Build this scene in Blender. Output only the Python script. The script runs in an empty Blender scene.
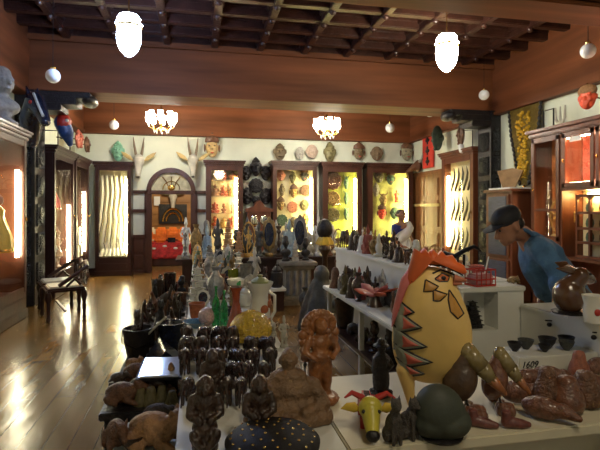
import bpy, bmesh, math, random
from mathutils import Vector, Matrix, Euler
random.seed(7)
SC = bpy.context.scene
COL = SC.collection
R = math.radians
PI = math.pi
# ---------------------------------------------------------------- camera
F = 485.0; TH = R(11.9); EYE = 1.5
FW = Vector((math.sin(TH), math.cos(TH), 0)); RT = Vector((math.cos(TH), -math.sin(TH), 0))
cam = bpy.data.cameras.new('camera'); camo = bpy.data.objects.new('camera', cam); COL.objects.link(camo)
cam.sensor_width = 36; cam.lens = 36 * F / 600; cam.shift_y = -15 / 600
camo.location = (0, 0, EYE); camo.rotation_euler = (R(90), 0, -TH)
cam.clip_start = 0.05
SC.camera = camo
# ---------------------------------------------------------------- view + world
SC.view_settings.view_transform = 'Standard'; SC.view_settings.look = 'None'
SC.view_settings.exposure = 0.3; SC.view_settings.gamma = 1.0
SC.view_settings.use_curve_mapping = False
w = bpy.data.worlds.new('world'); SC.world = w; w.use_nodes = True
w.node_tree.nodes['Background'].inputs[0].default_value = (0.75, 0.85, 1.0, 1)
w.node_tree.nodes['Background'].inputs[1].default_value = 0.28
def lamp(name, kind, loc, power, col, size=.1, rot=None, size_y=None):
    l = bpy.data.lights.new(name, kind); l.energy = power; l.color = col
    if kind == 'AREA':
        l.size = size
        if size_y: l.shape = 'RECTANGLE'; l.size_y = size_y
    else: l.shadow_soft_size = size
    o = bpy.data.objects.new(name, l); o.location = loc
    if rot: o.rotation_euler = rot
    COL.objects.link(o); return o
WARM = (1, .84, .6); NEUT = (1, .93, .8); COOL = (.55, .68, 1.0)
# two bell pendants and two chandeliers glow themselves; the front fill has no fitting
PEND = [(-.78, 5.9, 3.52), (3.18, 5.8, 3.55)]
CHAN = [(-.72, 10.2, 3.38), (2.75, 10.2, 3.38)]
lamp('front_fill_light', 'POINT', (1.0, .1, 3.2), 66, WARM, .25)  # added fill out of view, brightens the foreground; no lamp modelled here
lamp('next_room_light', 'POINT', (-.4, 13.6, 2.9), 130, WARM, .2)

# ---------------------------------------------------------------- placing: picture ray met with a real plane
def ray(px, py): return FW + RT * ((px - 300) / F) + Vector((0, 0, (210 - py) / F))
def atz(px, py, z): d = ray(px, py); t = (z - EYE) / d.z; return Vector((d.x * t, d.y * t, z))
def aty(px, py, y): d = ray(px, py); t = y / d.y; return Vector((d.x * t, y, EYE + d.z * t))
def atx(px, py, x): d = ray(px, py); t = x / d.x; return Vector((x, d.y * t, EYE + d.z * t))

# ---------------------------------------------------------------- materials
MC = {}
def M(name, col=None, rough=.5, metal=0, var=.25, sc=6, bump=.15, bsc=25, coat=0, em=0, grain=None, spec=.5, stretch=None):
    if name in MC: return MC[name]
    m = bpy.data.materials.new(name); m.use_nodes = True; nt = m.node_tree; N = nt.nodes; L = nt.links
    b = N['Principled BSDF']
    b.inputs['Roughness'].default_value = rough; b.inputs['Metallic'].default_value = metal
    b.inputs['Coat Weight'].default_value = coat; b.inputs['Coat Roughness'].default_value = .15
    b.inputs['Specular IOR Level'].default_value = spec
    tc = N.new('ShaderNodeTexCoord'); mp = N.new('ShaderNodeMapping'); L.new(tc.outputs['Object'], mp.inputs[0])
    if grain is not None:
        s = [1.0, 1.0, 1.0]; s[grain] = .08; mp.inputs['Scale'].default_value = s
    if stretch: mp.inputs['Scale'].default_value = stretch
    n = N.new('ShaderNodeTexNoise'); n.inputs['Scale'].default_value = sc; n.inputs['Detail'].default_value = 4
    L.new(mp.outputs[0], n.inputs['Vector'])
    cr = N.new('ShaderNodeValToRGB'); L.new(n.outputs['Fac'], cr.inputs[0])
    cr.color_ramp.elements[0].position = .3; cr.color_ramp.elements[1].position = .7
    cr.color_ramp.elements[0].color = (*[max(0, c * (1 - var)) for c in col], 1)
    cr.color_ramp.elements[1].color = (*[min(1, c * (1 + var)) for c in col], 1)
    L.new(cr.outputs[0], b.inputs['Base Color'])
    if em:
        L.new(cr.outputs[0], b.inputs['Emission Color']); b.inputs['Emission Strength'].default_value = em
    if bump:
        n2 = N.new('ShaderNodeTexNoise'); n2.inputs['Scale'].default_value = bsc; n2.inputs['Detail'].default_value = 3
        L.new(mp.outputs[0], n2.inputs['Vector'])
        bp = N.new('ShaderNodeBump'); bp.inputs['Strength'].default_value = bump; bp.inputs['Distance'].default_value = .02
        L.new(n2.outputs['Fac'], bp.inputs['Height']); L.new(bp.outputs[0], b.inputs['Normal'])
    MC[name] = m; return m
def glassy(name, col=(1, 1, 1), gloss=.12, dens=0.0):
    """clear pane: mostly see-through with a fresnel sheen"""
    if name in MC: return MC[name]
    m = bpy.data.materials.new(name); m.use_nodes = True; nt = m.node_tree; N = nt.nodes; L = nt.links
    for x in list(N):
        if x.type != 'OUTPUT_MATERIAL': N.remove(x)
    out = [x for x in N if x.type == 'OUTPUT_MATERIAL'][0]
    t = N.new('ShaderNodeBsdfTransparent'); t.inputs[0].default_value = (*col, 1)
    g = N.new('ShaderNodeBsdfGlossy'); g.inputs['Roughness'].default_value = .03
    lw = N.new('ShaderNodeLayerWeight'); lw.inputs[0].default_value = .5
    pw = N.new('ShaderNodeMath'); pw.operation = 'POWER'; L.new(lw.outputs['Facing'], pw.inputs[0]); pw.inputs[1].default_value = 5
    f = N.new('ShaderNodeMath'); f.operation = 'MULTIPLY_ADD'; L.new(pw.outputs[0], f.inputs[0]); f.inputs[1].default_value = .1; f.inputs[2].default_value = .02
    no = N.new('ShaderNodeTexNoise'); no.inputs['Scale'].default_value = 3
    mu = N.new('ShaderNodeMath'); mu.operation = 'MULTIPLY_ADD'; L.new(no.outputs['Fac'], mu.inputs[0]); mu.inputs[1].default_value = gloss * .3; L.new(f.outputs[0], mu.inputs[2])
    mx = N.new('ShaderNodeMixShader'); L.new(mu.outputs[0], mx.inputs[0]); L.new(t.outputs[0], mx.inputs[1]); L.new(g.outputs[0], mx.inputs[2])
    L.new(mx.outputs[0], out.inputs[0]); MC[name] = m; return m
def jewel(name, col, rough=.08):
    """coloured blown glass"""
    m = M(name, col, rough, 0, .2, 9, .1, 30); m.node_tree.nodes['Principled BSDF'].inputs['Transmission Weight'].default_value = .55
    return m
def emit(name, col, s):
    if name in MC: return MC[name]
    m = bpy.data.materials.new(name); m.use_nodes = True; nt = m.node_tree; N = nt.nodes
    b = N['Principled BSDF']; b.inputs['Base Color'].default_value = (*col, 1)
    b.inputs['Emission Color'].default_value = (*col, 1); b.inputs['Emission Strength'].default_value = s
    MC[name] = m; return m
def planks():
    m = M('floor planks', (.19, .098, .024), .24, 0, .25, 3, 0, 20, grain=1)
    nt = m.node_tree; N = nt.nodes; L = nt.links; b = N['Principled BSDF']
    tc = [x for x in N if x.type == 'TEX_COORD'][0]; cr = [x for x in N if x.type == 'VALTORGB'][0]
    mp = N.new('ShaderNodeMapping'); mp.inputs['Rotation'].default_value = (0, 0, R(90)); L.new(tc.outputs['Object'], mp.inputs[0])
    br = N.new('ShaderNodeTexBrick'); br.inputs['Scale'].default_value = 1; br.inputs['Brick Width'].default_value = 2.1
    br.inputs['Row Height'].default_value = .16; br.inputs['Mortar Size'].default_value = .003; br.inputs['Mortar Smooth'].default_value = .1
    br.inputs['Color1'].default_value = (.75, .75, .75, 1); br.inputs['Color2'].default_value = (1.25, 1.2, 1.1, 1); br.inputs['Mortar'].default_value = (.5, .5, .5, 1)
    L.new(mp.outputs[0], br.inputs['Vector'])
    mx = N.new('ShaderNodeMix'); mx.data_type = 'RGBA'; mx.blend_type = 'MULTIPLY'; mx.inputs[0].default_value = 1
    L.new(cr.outputs[0], mx.inputs[6]); L.new(br.outputs['Color'], mx.inputs[7]); L.new(mx.outputs[2], b.inputs['Base Color'])
    n = N.new('ShaderNodeTexNoise'); n.inputs['Scale'].default_value = 5; n.inputs['Detail'].default_value = 5
    mp2 = N.new('ShaderNodeMapping'); mp2.inputs['Scale'].default_value = (2.2, .5, 1); L.new(tc.outputs['Object'], mp2.inputs[0]); L.new(mp2.outputs[0], n.inputs['Vector'])
    ro = N.new('ShaderNodeMapRange'); ro.inputs[3].default_value = .15; ro.inputs[4].default_value = .33; L.new(n.outputs['Fac'], ro.inputs[0]); L.new(ro.outputs[0], b.inputs['Roughness'])
    bp = N.new('ShaderNodeBump'); bp.inputs['Strength'].default_value = .2; bp.inputs['Distance'].default_value = .02; L.new(n.outputs['Fac'], bp.inputs['Height']); L.new(bp.outputs[0], b.inputs['Normal'])
    b.inputs['Coat Weight'].default_value = .12
    return m
def swirl(name, col, rough=.35, sc=9, depth=.05, col2=None, em=0, metal=0):
    """carved relief: rings and scrolls cut into wood"""
    if name in MC: return MC[name]
    m = M(name, col, rough, metal, .3, 12, 0, 20, em=em); nt = m.node_tree; N = nt.nodes; L = nt.links; b = N['Principled BSDF']
    tc = [x for x in N if x.type == 'TEX_COORD'][0]
    v = N.new('ShaderNodeTexVoronoi'); v.inputs['Scale'].default_value = sc; L.new(tc.outputs['Object'], v.inputs['Vector'])
    s = N.new('ShaderNodeMath'); s.operation = 'SINE'; mu = N.new('ShaderNodeMath'); mu.operation = 'MULTIPLY'; mu.inputs[1].default_value = 28
    L.new(v.outputs['Distance'], mu.inputs[0]); L.new(mu.outputs[0], s.inputs[0])
    bp = N.new('ShaderNodeBump'); bp.inputs['Strength'].default_value = 1; bp.inputs['Distance'].default_value = depth
    L.new(s.outputs[0], bp.inputs['Height']); L.new(bp.outputs[0], b.inputs['Normal'])
    if col2:
        cr = [x for x in N if x.type == 'VALTORGB'][0]
        mx = N.new('ShaderNodeMix'); mx.data_type = 'RGBA'; L.new(s.outputs[0], mx.inputs[0]); L.new(cr.outputs[0], mx.inputs[6]); mx.inputs[7].default_value = (*col2, 1)
        L.new(mx.outputs[2], b.inputs['Base Color'])
        if em: L.new(mx.outputs[2], b.inputs['Emission Color'])
    return m
BEAM = M('beam teak', (.175, .060, .022), .6, 0, .45, 3.5, .12, 12, grain=0, spec=.25)
BEAMY = M('side beam teak', (.175, .058, .022), .6, 0, .45, 3.5, .12, 12, grain=1, spec=.25)
CEIL = M('ceiling dark wood', (.035, .016, .011), .38, 0, .4, 8, .4, 30)
COFF = M('coffer rib wood', (.040, .015, .010), .3, 0, .4, 8, .3, 25)
CARV = swirl('coffer carving', (.028, .015, .011), .28, 8, .04)
WALL = M('limewash wall', (.70, .74, .60), .85, 0, .06, 2, .05, 12)
CAB = M('cabinet mahogany', (.062, .022, .013), .33, 0, .4, 5, .1, 20, grain=2)
CABD = M('cabinet black wood', (.035, .013, .009), .33, 0, .4, 5, .1, 20, grain=2)
CABR = M('cabinet red teak', (.14, .045, .02), .35, 0, .4, 5, .1, 20, grain=2)
DOORW = M('door teak', (.24, .095, .03), .4, 0, .35, 5, .1, 20, grain=2)
BLK = M('carved black wood', (.012, .010, .011), .4, 0, .5, 14, .5, 35)
BLKC = swirl('black column carving', (.03, .03, .033), .38, 10, .05, (.11, .12, .12))
WHITE = M('white painted board', (.66, .66, .60), .5, 0, .06, 3, .03, 10)
CREAM = M('cream painted board', (.62, .57, .42), .5, 0, .08, 3, .03, 10)
GLASS = glassy('cabinet glass')
IRON = M('black iron', (.01, .01, .01), .4, .6, .3, 20, .1, 30)
W1 = M('dark glossy rosewood', (.028, .012, .011), .22, 0, .5, 5, .5, 12, coat=.5)
W2 = M('dark brown carved wood', (.038, .019, .011), .3, 0, .5, 6, .6, 14, coat=.3)
W3 = M('brown carved wood', (.13, .058, .028), .4, 0, .4, 6, .6, 14)
W4 = M('tan carved wood', (.34, .18, .08), .45, 0, .35, 6, .6, 14)
W5 = M('orange brown wood', (.24, .09, .026), .35, 0, .4, 6, .6, 14, coat=.3)
W6 = M('reddish brown wood', (.15, .06, .032), .3, 0, .4, 6, .4, 12, coat=.4)
ST = M('grey stone', (.21, .20, .17), .7, 0, .35, 7, .6, 20)
STL = M('pale stone', (.46, .44, .37), .7, 0, .25, 7, .5, 20)
STD = M('dark grey stone', (.062, .064, .056), .55, 0, .4, 7, .5, 20)
BRZ = M('aged bronze', (.26, .17, .06), .38, .4, .5, 8, .5, 20)
SILV = M('tarnished silver', (.34, .35, .36), .3, .8, .35, 8, .4, 20)
GRN = M('verdigris bronze', (.10, .18, .11), .5, .3, .4, 8, .5, 20)
CERW = M('white glazed ceramic', (.66, .66, .60), .15, 0, .08, 4, .05, 12, coat=.5)
CERB = M('blue glazed ceramic', (.10, .22, .34), .15, 0, .4, 7, .05, 12, coat=.5)
TERR = M('terracotta', (.36, .11, .045), .7, 0, .25, 6, .2, 20)
BRASS = M('brass', (.6, .38, .1), .25, 1, .3, 8, .2, 20)
BLUEB = M('blue black lacquer', (.013, .017, .035), .18, 0, .4, 6, .1, 14, coat=.5)
RED = M('red paint', (.42, .03, .02), .4, 0, .3, 6, .2, 16)
PINK = M('pink painted wood', (.50, .13, .12), .45, 0, .35, 6, .3, 16)
YEL = M('yellow paint', (.62, .42, .04), .4, 0, .25, 6, .2, 16)
OLIVE = M('olive wood', (.12, .10, .04), .45, 0, .4, 6, .4, 16)
SKIN = M('brown skin', (.30, .14, .08), .5, 0, .15, 9, .05, 30)
HAIR = M('black hair', (.012, .009, .008), .45, 0, .4, 30, .4, 60)
PAPER = M('white paper', (.75, .76, .74), .7, 0, .05, 5, .02, 20)

# ---------------------------------------------------------------- mesh builder
_TPL = {}
def tpl(kind, *a):
    k = (kind,) + a
    if k not in _TPL:
        bm = bmesh.new()
        if kind == 'cube': bmesh.ops.create_cube(bm, size=1)
        elif kind == 'sph': bmesh.ops.create_uvsphere(bm, u_segments=a[0], v_segments=a[1], radius=1)
        elif kind == 'rbox':
            bmesh.ops.create_cube(bm, size=1)
            for v in bm.verts: v.co = Vector((v.co.x * a[0], v.co.y * a[1], v.co.z * a[2]))
            bmesh.ops.bevel(bm, geom=list(bm.edges), offset=a[3], segments=2, affect='EDGES')
        bm.verts.index_update()
        _TPL[k] = ([v.co.copy() for v in bm.verts], [[v.index for v in f.verts] for f in bm.faces]); bm.free()
    return _TPL[k]
class _V:
    __slots__ = ('co', 'i')
    def __init__(s, co, i): s.co = Vector(co); s.i = i
class B:
    """collects shapes as plain vertex and face lists, then makes ONE mesh"""
    def __init__(s): s.V = []; s.F = []; s.bm = s; s.verts = s; s.faces = s
    def new(s, a):
        if isinstance(a, (Vector,)) or not isinstance(a[0], _V):
            v = _V(a, len(s.V)); s.V.append(v); return v
        s.F.append([v.i for v in a])
    def _t(s, vs, mt):
        for v in vs: v.co = mt @ v.co
        return s
    def add(s, t, mt):
        n = len(s.V)
        for co in t[0]: s.V.append(_V(mt @ co, len(s.V)))
        for f in t[1]: s.F.append([n + i for i in f])
        return s
    def box(s, c, d, rot=(0, 0, 0), bev=0):
        d = [abs(q) for q in d]
        if bev:
            bev = min(bev, min(d) * .45); t = tpl('rbox', round(d[0], 4), round(d[1], 4), round(d[2], 4), round(bev, 4)); D = (1, 1, 1, 1)
        else: t = tpl('cube'); D = (*d, 1)
        return s.add(t, Matrix.Translation(c) @ Euler(rot).to_matrix().to_4x4() @ Matrix.Diagonal(D))
    def bb(s, x0, x1, y0, y1, z0, z1, bev=0): return s.box(((x0 + x1) / 2, (y0 + y1) / 2, (z0 + z1) / 2), (x1 - x0, y1 - y0, z1 - z0), bev=bev)
    def ell(s, c, r, rot=(0, 0, 0), u=12, v=8):
        if not hasattr(r, '__len__'): r = (r, r, r)
        return s.add(tpl('sph', u, v), Matrix.Translation(c) @ Euler(rot).to_matrix().to_4x4() @ Matrix.Diagonal((*r, 1)))
    def cone(s, a, b, ra, rb, seg=12, caps=True):
        a, b = Vector(a), Vector(b); d = b - a; L = d.length
        if L < 1e-6: return s
        mt = Matrix.Translation(a) @ d.to_track_quat('Z', 'Y').to_matrix().to_4x4(); n = len(s.V)
        for z, r in ((0, max(ra, 1e-5)), (L, max(rb, 1e-5))):
            for k in range(seg): s.V.append(_V(mt @ Vector((r * math.cos(2 * PI * k / seg), r * math.sin(2 * PI * k / seg), z)), len(s.V)))
        for k in range(seg): s.F.append([n + k, n + (k + 1) % seg, n + seg + (k + 1) % seg, n + seg + k])
        if caps: s.F.append([n + k for k in range(seg)][::-1]); s.F.append([n + seg + k for k in range(seg)])
        return s
    def cap(s, a, b, ra, rb, seg=10):
        s.cone(a, b, ra, rb, seg); s.ell(a, ra, u=seg, v=6); s.ell(b, rb, u=seg, v=6); return s
    def chain(s, pts, rs, seg=10):
        for i in range(len(pts) - 1): s.cap(pts[i], pts[i + 1], rs[i], rs[i + 1], seg)
        return s
    def tube(s, pts, rs, seg=8):
        pts = [Vector(p) for p in pts]; n = len(pts)
        if not hasattr(rs, '__len__'): rs = [rs] * n
        rings = []; ref = None
        for i, p in enumerate(pts):
            t = (pts[min(i + 1, n - 1)] - pts[max(i - 1, 0)]).normalized()
            if ref is None: ref = t.orthogonal().normalized()
            ref = (ref - t * ref.dot(t)).normalized(); o = t.cross(ref)
            rings.append([s.bm.verts.new(p + (ref * math.cos(2 * PI * k / seg) + o * math.sin(2 * PI * k / seg)) * rs[i]) for k in range(seg)])
        for i in range(n - 1):
            for k in range(seg):
                s.bm.faces.new((rings[i][k], rings[i][(k + 1) % seg], rings[i + 1][(k + 1) % seg], rings[i + 1][k]))
        s.bm.faces.new(rings[0][::-1]); s.bm.faces.new(rings[-1]); return s
    def lathe(s, prof, c=(0, 0, 0), seg=20, sx=1, sy=1, flute=0, nf=8):
        c = Vector(c); rings = []
        for r, z in prof:
            rings.append([s.bm.verts.new(c + Vector((sx * r * (1 + flute * math.cos(nf * 2 * PI * k / seg)) * math.cos(2 * PI * k / seg), sy * r * (1 + flute * math.cos(nf * 2 * PI * k / seg)) * math.sin(2 * PI * k / seg), z))) for k in range(seg)])
        for i in range(len(rings) - 1):
            for k in range(seg):
                s.bm.faces.new((rings[i][k], rings[i][(k + 1) % seg], rings[i + 1][(k + 1) % seg], rings[i + 1][k]))
        if prof[0][0] > 1e-4: s.bm.faces.new(rings[0][::-1])
        if prof[-1][0] > 1e-4: s.bm.faces.new(rings[-1])
        return s
    def prism(s, out, y0, y1, mt=None):
        """outline in x,z pushed from y0 to y1"""
        a = [s.bm.verts.new((x, y0, z)) for x, z in out]; b = [s.bm.verts.new((x, y1, z)) for x, z in out]; n = len(out)
        s.bm.faces.new(a); s.bm.faces.new(b[::-1])
        for i in range(n): s.bm.faces.new((a[i], b[i], b[(i + 1) % n], a[(i + 1) % n]))
        if mt is not None: s._t(a + b, mt)
        return s
    def pillow(s, out, cen, d, mt=None, n=6, back=True, p=.5):
        """rounded plate: concentric rings rise towards the centre, both sides"""
        vs = []; N = len(out)
        def ring(k, y): 
            r = [s.bm.verts.new((cen[0] + (x - cen[0]) * k, y, cen[1] + (z - cen[1]) * k)) for x, z in out]; vs.extend(r); return r
        rim = ring(1, 0)
        for sg in ((-1, 1) if back else (-1,)):
            prev = rim
            for i in range(1, n):
                k = math.cos(PI / 2 * i / n); h = d * (1 - k * k) ** p
                cur = ring(k, sg * h)
                for j in range(N): s.bm.faces.new((prev[j], prev[(j + 1) % N], cur[(j + 1) % N], cur[j]))
                prev = cur
            c = s.bm.verts.new((cen[0], sg * d, cen[1])); vs.append(c)
            for j in range(N): s.bm.faces.new((prev[j], prev[(j + 1) % N], c))
        if mt is not None: s._t(vs, mt)
        return s
    def mesh(s, name, smooth=True, vox=None, sm=0, rough=0):
        me = bpy.data.meshes.new(name); me.from_pydata([v.co for v in s.V], [], s.F)
        bm = bmesh.new(); bm.from_mesh(me); bmesh.ops.recalc_face_normals(bm, faces=bm.faces); bm.to_mesh(me); bm.free()
        if vox:
            o = bpy.data.objects.new('tmp', me); COL.objects.link(o)
            r = o.modifiers.new('r', 'REMESH'); r.mode = 'VOXEL'; r.voxel_size = vox
            if rough:
                t = bpy.data.textures.new('carve', 'VORONOI'); t.noise_scale = rough[1]; t.noise_intensity = 1
                d = o.modifiers.new('d', 'DISPLACE'); d.texture = t; d.strength = rough[0]; d.mid_level = .5
            if sm: q = o.modifiers.new('s', 'SMOOTH'); q.iterations = sm; q.factor = .5
            bpy.context.view_layer.update()
            dg = bpy.context.evaluated_depsgraph_get(); m2 = bpy.data.meshes.new_from_object(o.evaluated_get(dg))
            bpy.data.objects.remove(o); bpy.data.meshes.remove(me); me = m2; me.name = name
        if smooth:
            me.polygons.foreach_set('use_smooth', [True] * len(me.polygons))
            if smooth == 'auto': me.set_sharp_from_angle(angle=R(40))
        return me
    def obj(s, name, mat, parent=None, smooth='auto', loc=(0, 0, 0), rot=(0, 0, 0), **k):
        return link(name, s.mesh(name, smooth, **k), mat, parent, loc, rot)
def link(name, me, mat, parent=None, loc=(0, 0, 0), rot=(0, 0, 0)):
    o = bpy.data.objects.new(name, me); COL.objects.link(o); o.location = loc; o.rotation_euler = rot
    if not me.materials: me.materials.append(mat)
    elif me.materials[0] != mat:
        o.material_slots[0].link = 'OBJECT'; o.material_slots[0].material = mat
    if parent: o.parent = parent
    return o
def tag(o, label, cat, group=None, kind=None):
    o['label'] = label; o['category'] = cat
    if group: o['group'] = group
    if kind: o['kind'] = kind
    return o
def thing(name, label, cat, loc=(0, 0, 0), rz=0, group=None, s=1):
    o = bpy.data.objects.new(name, None); COL.objects.link(o); o.location = loc; o.rotation_euler = (0, 0, rz); o.scale = (s, s, s)
    o.empty_display_size = .05
    return tag(o, label, cat, group)
def struct(name, b, mat, smooth='auto', **k):
    o = b.obj(name, mat, smooth=smooth, **k); o['kind'] = 'structure'; return o
def wood_label(o, t): o['label'] = t; return o
# ================================================================ the room
XL, XR, YB, YF = -2.78, 5.62, 12.1, -2.2
ZW, ZT = 3.32, 4.2          # top of white wall, underside of ribs
struct('floor', B().bb(XL - .2, XR + .2, YF - .1, 16.2, -.1, 0), planks())
struct('wall_left', B().bb(XL - .15, XL, YF, YB + .2, 0, ZT + .6), WALL)
struct('wall_right', B().bb(XR, XR + .15, YF, YB + .2, 0, ZT + .6), WALL)
# back wall with arched doorway
DX0, DX1, DS, DR = -1.15, -.10, 1.94, .525
b = B(); b.bb(XL, DX0 - .42, YB, YB + .18, 0, ZT + .5); b.bb(DX1 + .42, XR, YB, YB + .18, 0, ZT + .5)
b.bb(DX0 - .42, DX0, YB, YB + .18, DS, ZT + .5); b.bb(DX1, DX1 + .42, YB, YB + .18, DS, ZT + .5)
cx = (DX0 + DX1) / 2
arch = [(cx + DR * math.cos(a), DS + DR * math.sin(a)) for a in [PI * k / 16 for k in range(17)]]
b.prism(arch + [(DX0, ZT + .5), (DX1, ZT + .5)], YB, YB + .18)
struct('wall_back', b, WALL)
# wall behind the camera; its two unseen windows are added to let daylight in
b = B()
b.bb(XL, XR, YF - .15, YF, 0, .9); b.bb(XL, XR, YF - .15, YF, 2.9, ZT + .6)
for x0, x1 in ((XL, -1.6), (.4, 2.0), (4.2, XR)): b.bb(x0, x1, YF - .15, YF, .9, 2.9)
struct('wall_front', b, WALL)
for i, (x0, x1) in enumerate(((-1.6, .4), (2.0, 4.2))):
    f = B(); 
    for xx in (x0 + .03, (x0 + x1) / 2, x1 - .03): f.bb(xx - .03, xx + .03, YF - .12, YF - .04, .9, 2.9)
    for zz in (.93, 1.9, 2.87): f.bb(x0, x1, YF - .12, YF - .04, zz - .03, zz + .03)
    fo = struct('window_%d' % (i + 1), f, CABD)
    p = B().bb(x0, x1, YF - .09, YF - .08, .9, 2.9).obj('pane', GLASS, fo)
struct('ceiling', B().bb(XL - .1, XR + .1, YF - .1, YB + .2, ZT + .34, ZT + .5), CEIL)
# carved coffers of the middle bay
b = B(); c = B(); c2 = B()
Y0, Y1 = 4.46, 8.3; nx, ny = 11, 8
dx = (XR - XL) / nx; dy = (Y1 - Y0) / ny
for i in range(nx + 1):
    x = XL + i * dx; b.bb(x - .055, x + .055, Y0, Y1, ZT, ZT + .3, .012); b.bb(x - .085, x + .085, Y0, Y1, ZT + .1, ZT + .34, .01)
for j in range(ny + 1):
    y = Y0 + j * dy; c.bb(XL, XR, y - .065, y + .065, ZT + .03, ZT + .3, .012); c.bb(XL, XR, y - .08, y + .08, ZT + .13, ZT + .34, .01)
for i in range(nx):
    for j in range(ny):
        mx, my = XL + (i + .5) * dx, Y0 + (j + .5) * dy
        hx, hy = dx / 2 - .1, dy / 2 - .09
        for k, (rr, zz) in enumerate(((1, .30), (.72, .26), (.44, .22), (.2, .17))):
            pts = [(mx + hx * rr * math.cos(t) * (1 + .12 * math.cos(6 * t)), my + hy * rr * math.sin(t) * (1 + .12 * math.cos(6 * t)), ZT + zz) for t in [2 * PI * q / 20 for q in range(21)]]
            c2.tube(pts, .018, 5)
        for sx in (-1, 1):
            for sy in (-1, 1):
                c2.ell((mx + sx * hx * .85, my + sy * hy * .8, ZT + .29), (.05, .035, .04), u=8, v=5)
        c2.ell((mx, my, ZT + .24), (.06, .05, .09), u=8, v=6)
        b.ell((mx - dx / 2, my - dy / 2, ZT), (.05, .05, .05), u=8, v=6)
struct('trim_1', b, COFF); struct('trim_2', c, COFF); struct('trim_3', c2, CARV)
struct('trim_4', B().bb(XL, XR, Y0, Y1, ZT + .31, ZT + .335), CARV)
# cross beams
b = B().bb(XL, XR, 8.3, 8.95, ZW + .08, ZT + .35, .01); b.bb(XL, XR, 8.26, 8.99, ZW + .06, ZW + .1, .008); b.bb(XL, XR, 8.22, 8.3, ZT - .04, ZT + .05, .01)
struct('trim_5', b, BEAM)
b = B().bb(XL, XR, 3.95, 4.3, ZW + .12, ZT + .35, .01)
for k, z in enumerate((0, .06, .12)): b.bb(XL, XR, 3.9, 4.34 + .03 * k, ZW + .1 + z, ZW + .14 + z, .012)
b.bb(XL, XR, 4.3, 4.46, ZT - .12, ZT + .2, .01)
struct('trim_6', b, BEAM)
# frieze along the walls
b = B().bb(XL, XR, YB - .12, YB, ZW, ZT + .35); b.bb(XL, XR, YB - .16, YB, ZW - .04, ZW + .03, .01)
struct('trim_7', b, BEAM)
for n, x0, x1, e in ((8, XL, XL + .2, XL + .24), (9, XR - .12, XR, XR - .16)):
    b = B().bb(x0, x1, YF, YB, ZW, ZT + .35); b.bb(min(x0, e), max(x1, e), YF, YB, ZW - .03, ZW + .03, .01)
    struct('trim_%d' % n, b, BEAMY)
struct('baseboard_back', B().bb(XL, DX0 - .45, YB - .03, YB, 0, .14).bb(DX1 + .45, XR, YB - .03, YB, 0, .14), CAB)
struct('baseboard_left', B().bb(XL, XL + .03, YF, YB, 0, .14), CAB)
struct('baseboard_right', B().bb(XR - .03, XR, YF, YB, 0, .14), CAB)
# carved black columns and their brackets under the beam
def column(n, x0, x1, s, zt=ZW, y0=8.25, y1=8.78):
    b = B().bb(x0, x1, y0, y1, 0, zt, .01); struct('trim_%d' % n, b, BLK)
    c = B(); cx = (x0 + x1) / 2; cy = (y0 + y1) / 2
    z = .3
    while z < zt - .35:
        c.box((cx, y0 - .01, z + .2), ((x1 - x0) * .66, .03, .36), bev=.01); c.ell((cx, y0 - .03, z + .2), ((x1 - x0) * .26, .035, .15), u=10, v=6)
        c.ell((cx, y0 - .03, z + .42), ((x1 - x0) * .2, .03, .03), u=8, v=5)
        xf = x1 + .01 if s > 0 else x0 - .01
        c.box((xf, cy, z + .2), (.03, (y1 - y0) * .7, .36), bev=.01); c.ell((xf + s * .02, cy, z + .2), (.03, (y1 - y0) * .25, .14), u=10, v=6)
        z += .46
    struct('trim_%d' % (n + 1), c, BLKC)
    b = B()
    for k in range(3):
        l = 1.12 - .3 * k; z1 = zt - k * .1
        xa, xb = ((x1 - .1, x1 + l * .72) if s > 0 else (x0 - l * .72, x0 + .1))
        b.bb(xa, xb, y0 + .03, y1 - .03, z1 - .1, z1, .015)
    e = (x1 + .76) if s > 0 else (x0 - .76)
    b.ell((e, cy, zt - .1), (.12, (y1 - y0) * .48, .1), u=12, v=8)
    struct('trim_%d' % (n + 2), b, BLK)
column(10, XL, XL + .29, 1, ZW + .06); column(13, XR - .21, XR, -1, ZW + .06, 8.2, 8.65)
# doorway joinery
b = B(); w_ = .07
b.bb(DX0 - .04, DX0 + w_, YB - .05, YB + .12, 0, DS + .03, .008); b.bb(DX1 - w_, DX1 + .04, YB - .05, YB + .12, 0, DS + .03, .008)
b.bb(DX0 - .04, DX1 + .04, YB - .07, YB + .12, DS - .06, DS + .03, .008)
n = 20; ro, ri = DR + .05, DR - .06
out = [(cx + ro * math.cos(PI * k / n), DS + ro * math.sin(PI * k / n)) for k in range(n + 1)] + [(cx + ri * math.cos(PI * k / n), DS + ri * math.sin(PI * k / n)) for k in range(n, -1, -1)]
b.prism(out, YB - .07, YB + .12)
dr = struct('door_1', b, CAB)
fl = [(cx + ri * math.cos(PI * k / n), DS + ri * math.sin(PI * k / n)) for k in range(n + 1)]
B().prism(fl, YB + .02, YB + .03).obj('fanlight_pane', M('fanlight painted reflection', (.52, .50, .36), .1, 0, .35, 7, .1), dr)  # pale cream colour paints bright reflections into the glass
b = B()
for q in (-.5, 0, .5): b.tube([(cx + .08 * q, YB + .0, DS + .05), (cx + .25 * q, YB + .0, DS + .25), (cx + .42 * q, YB, DS + .36)], .012, 6)
b.ell((cx, YB, DS + .1), (.09, .02, .07)); b.tube([(cx + .2 * math.cos(PI * k / 10), YB, DS + .05 + .2 * math.sin(PI * k / 10)) for k in range(11)], .012, 6)
b.obj('fanlight_tracery', BRASS, dr)
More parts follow.
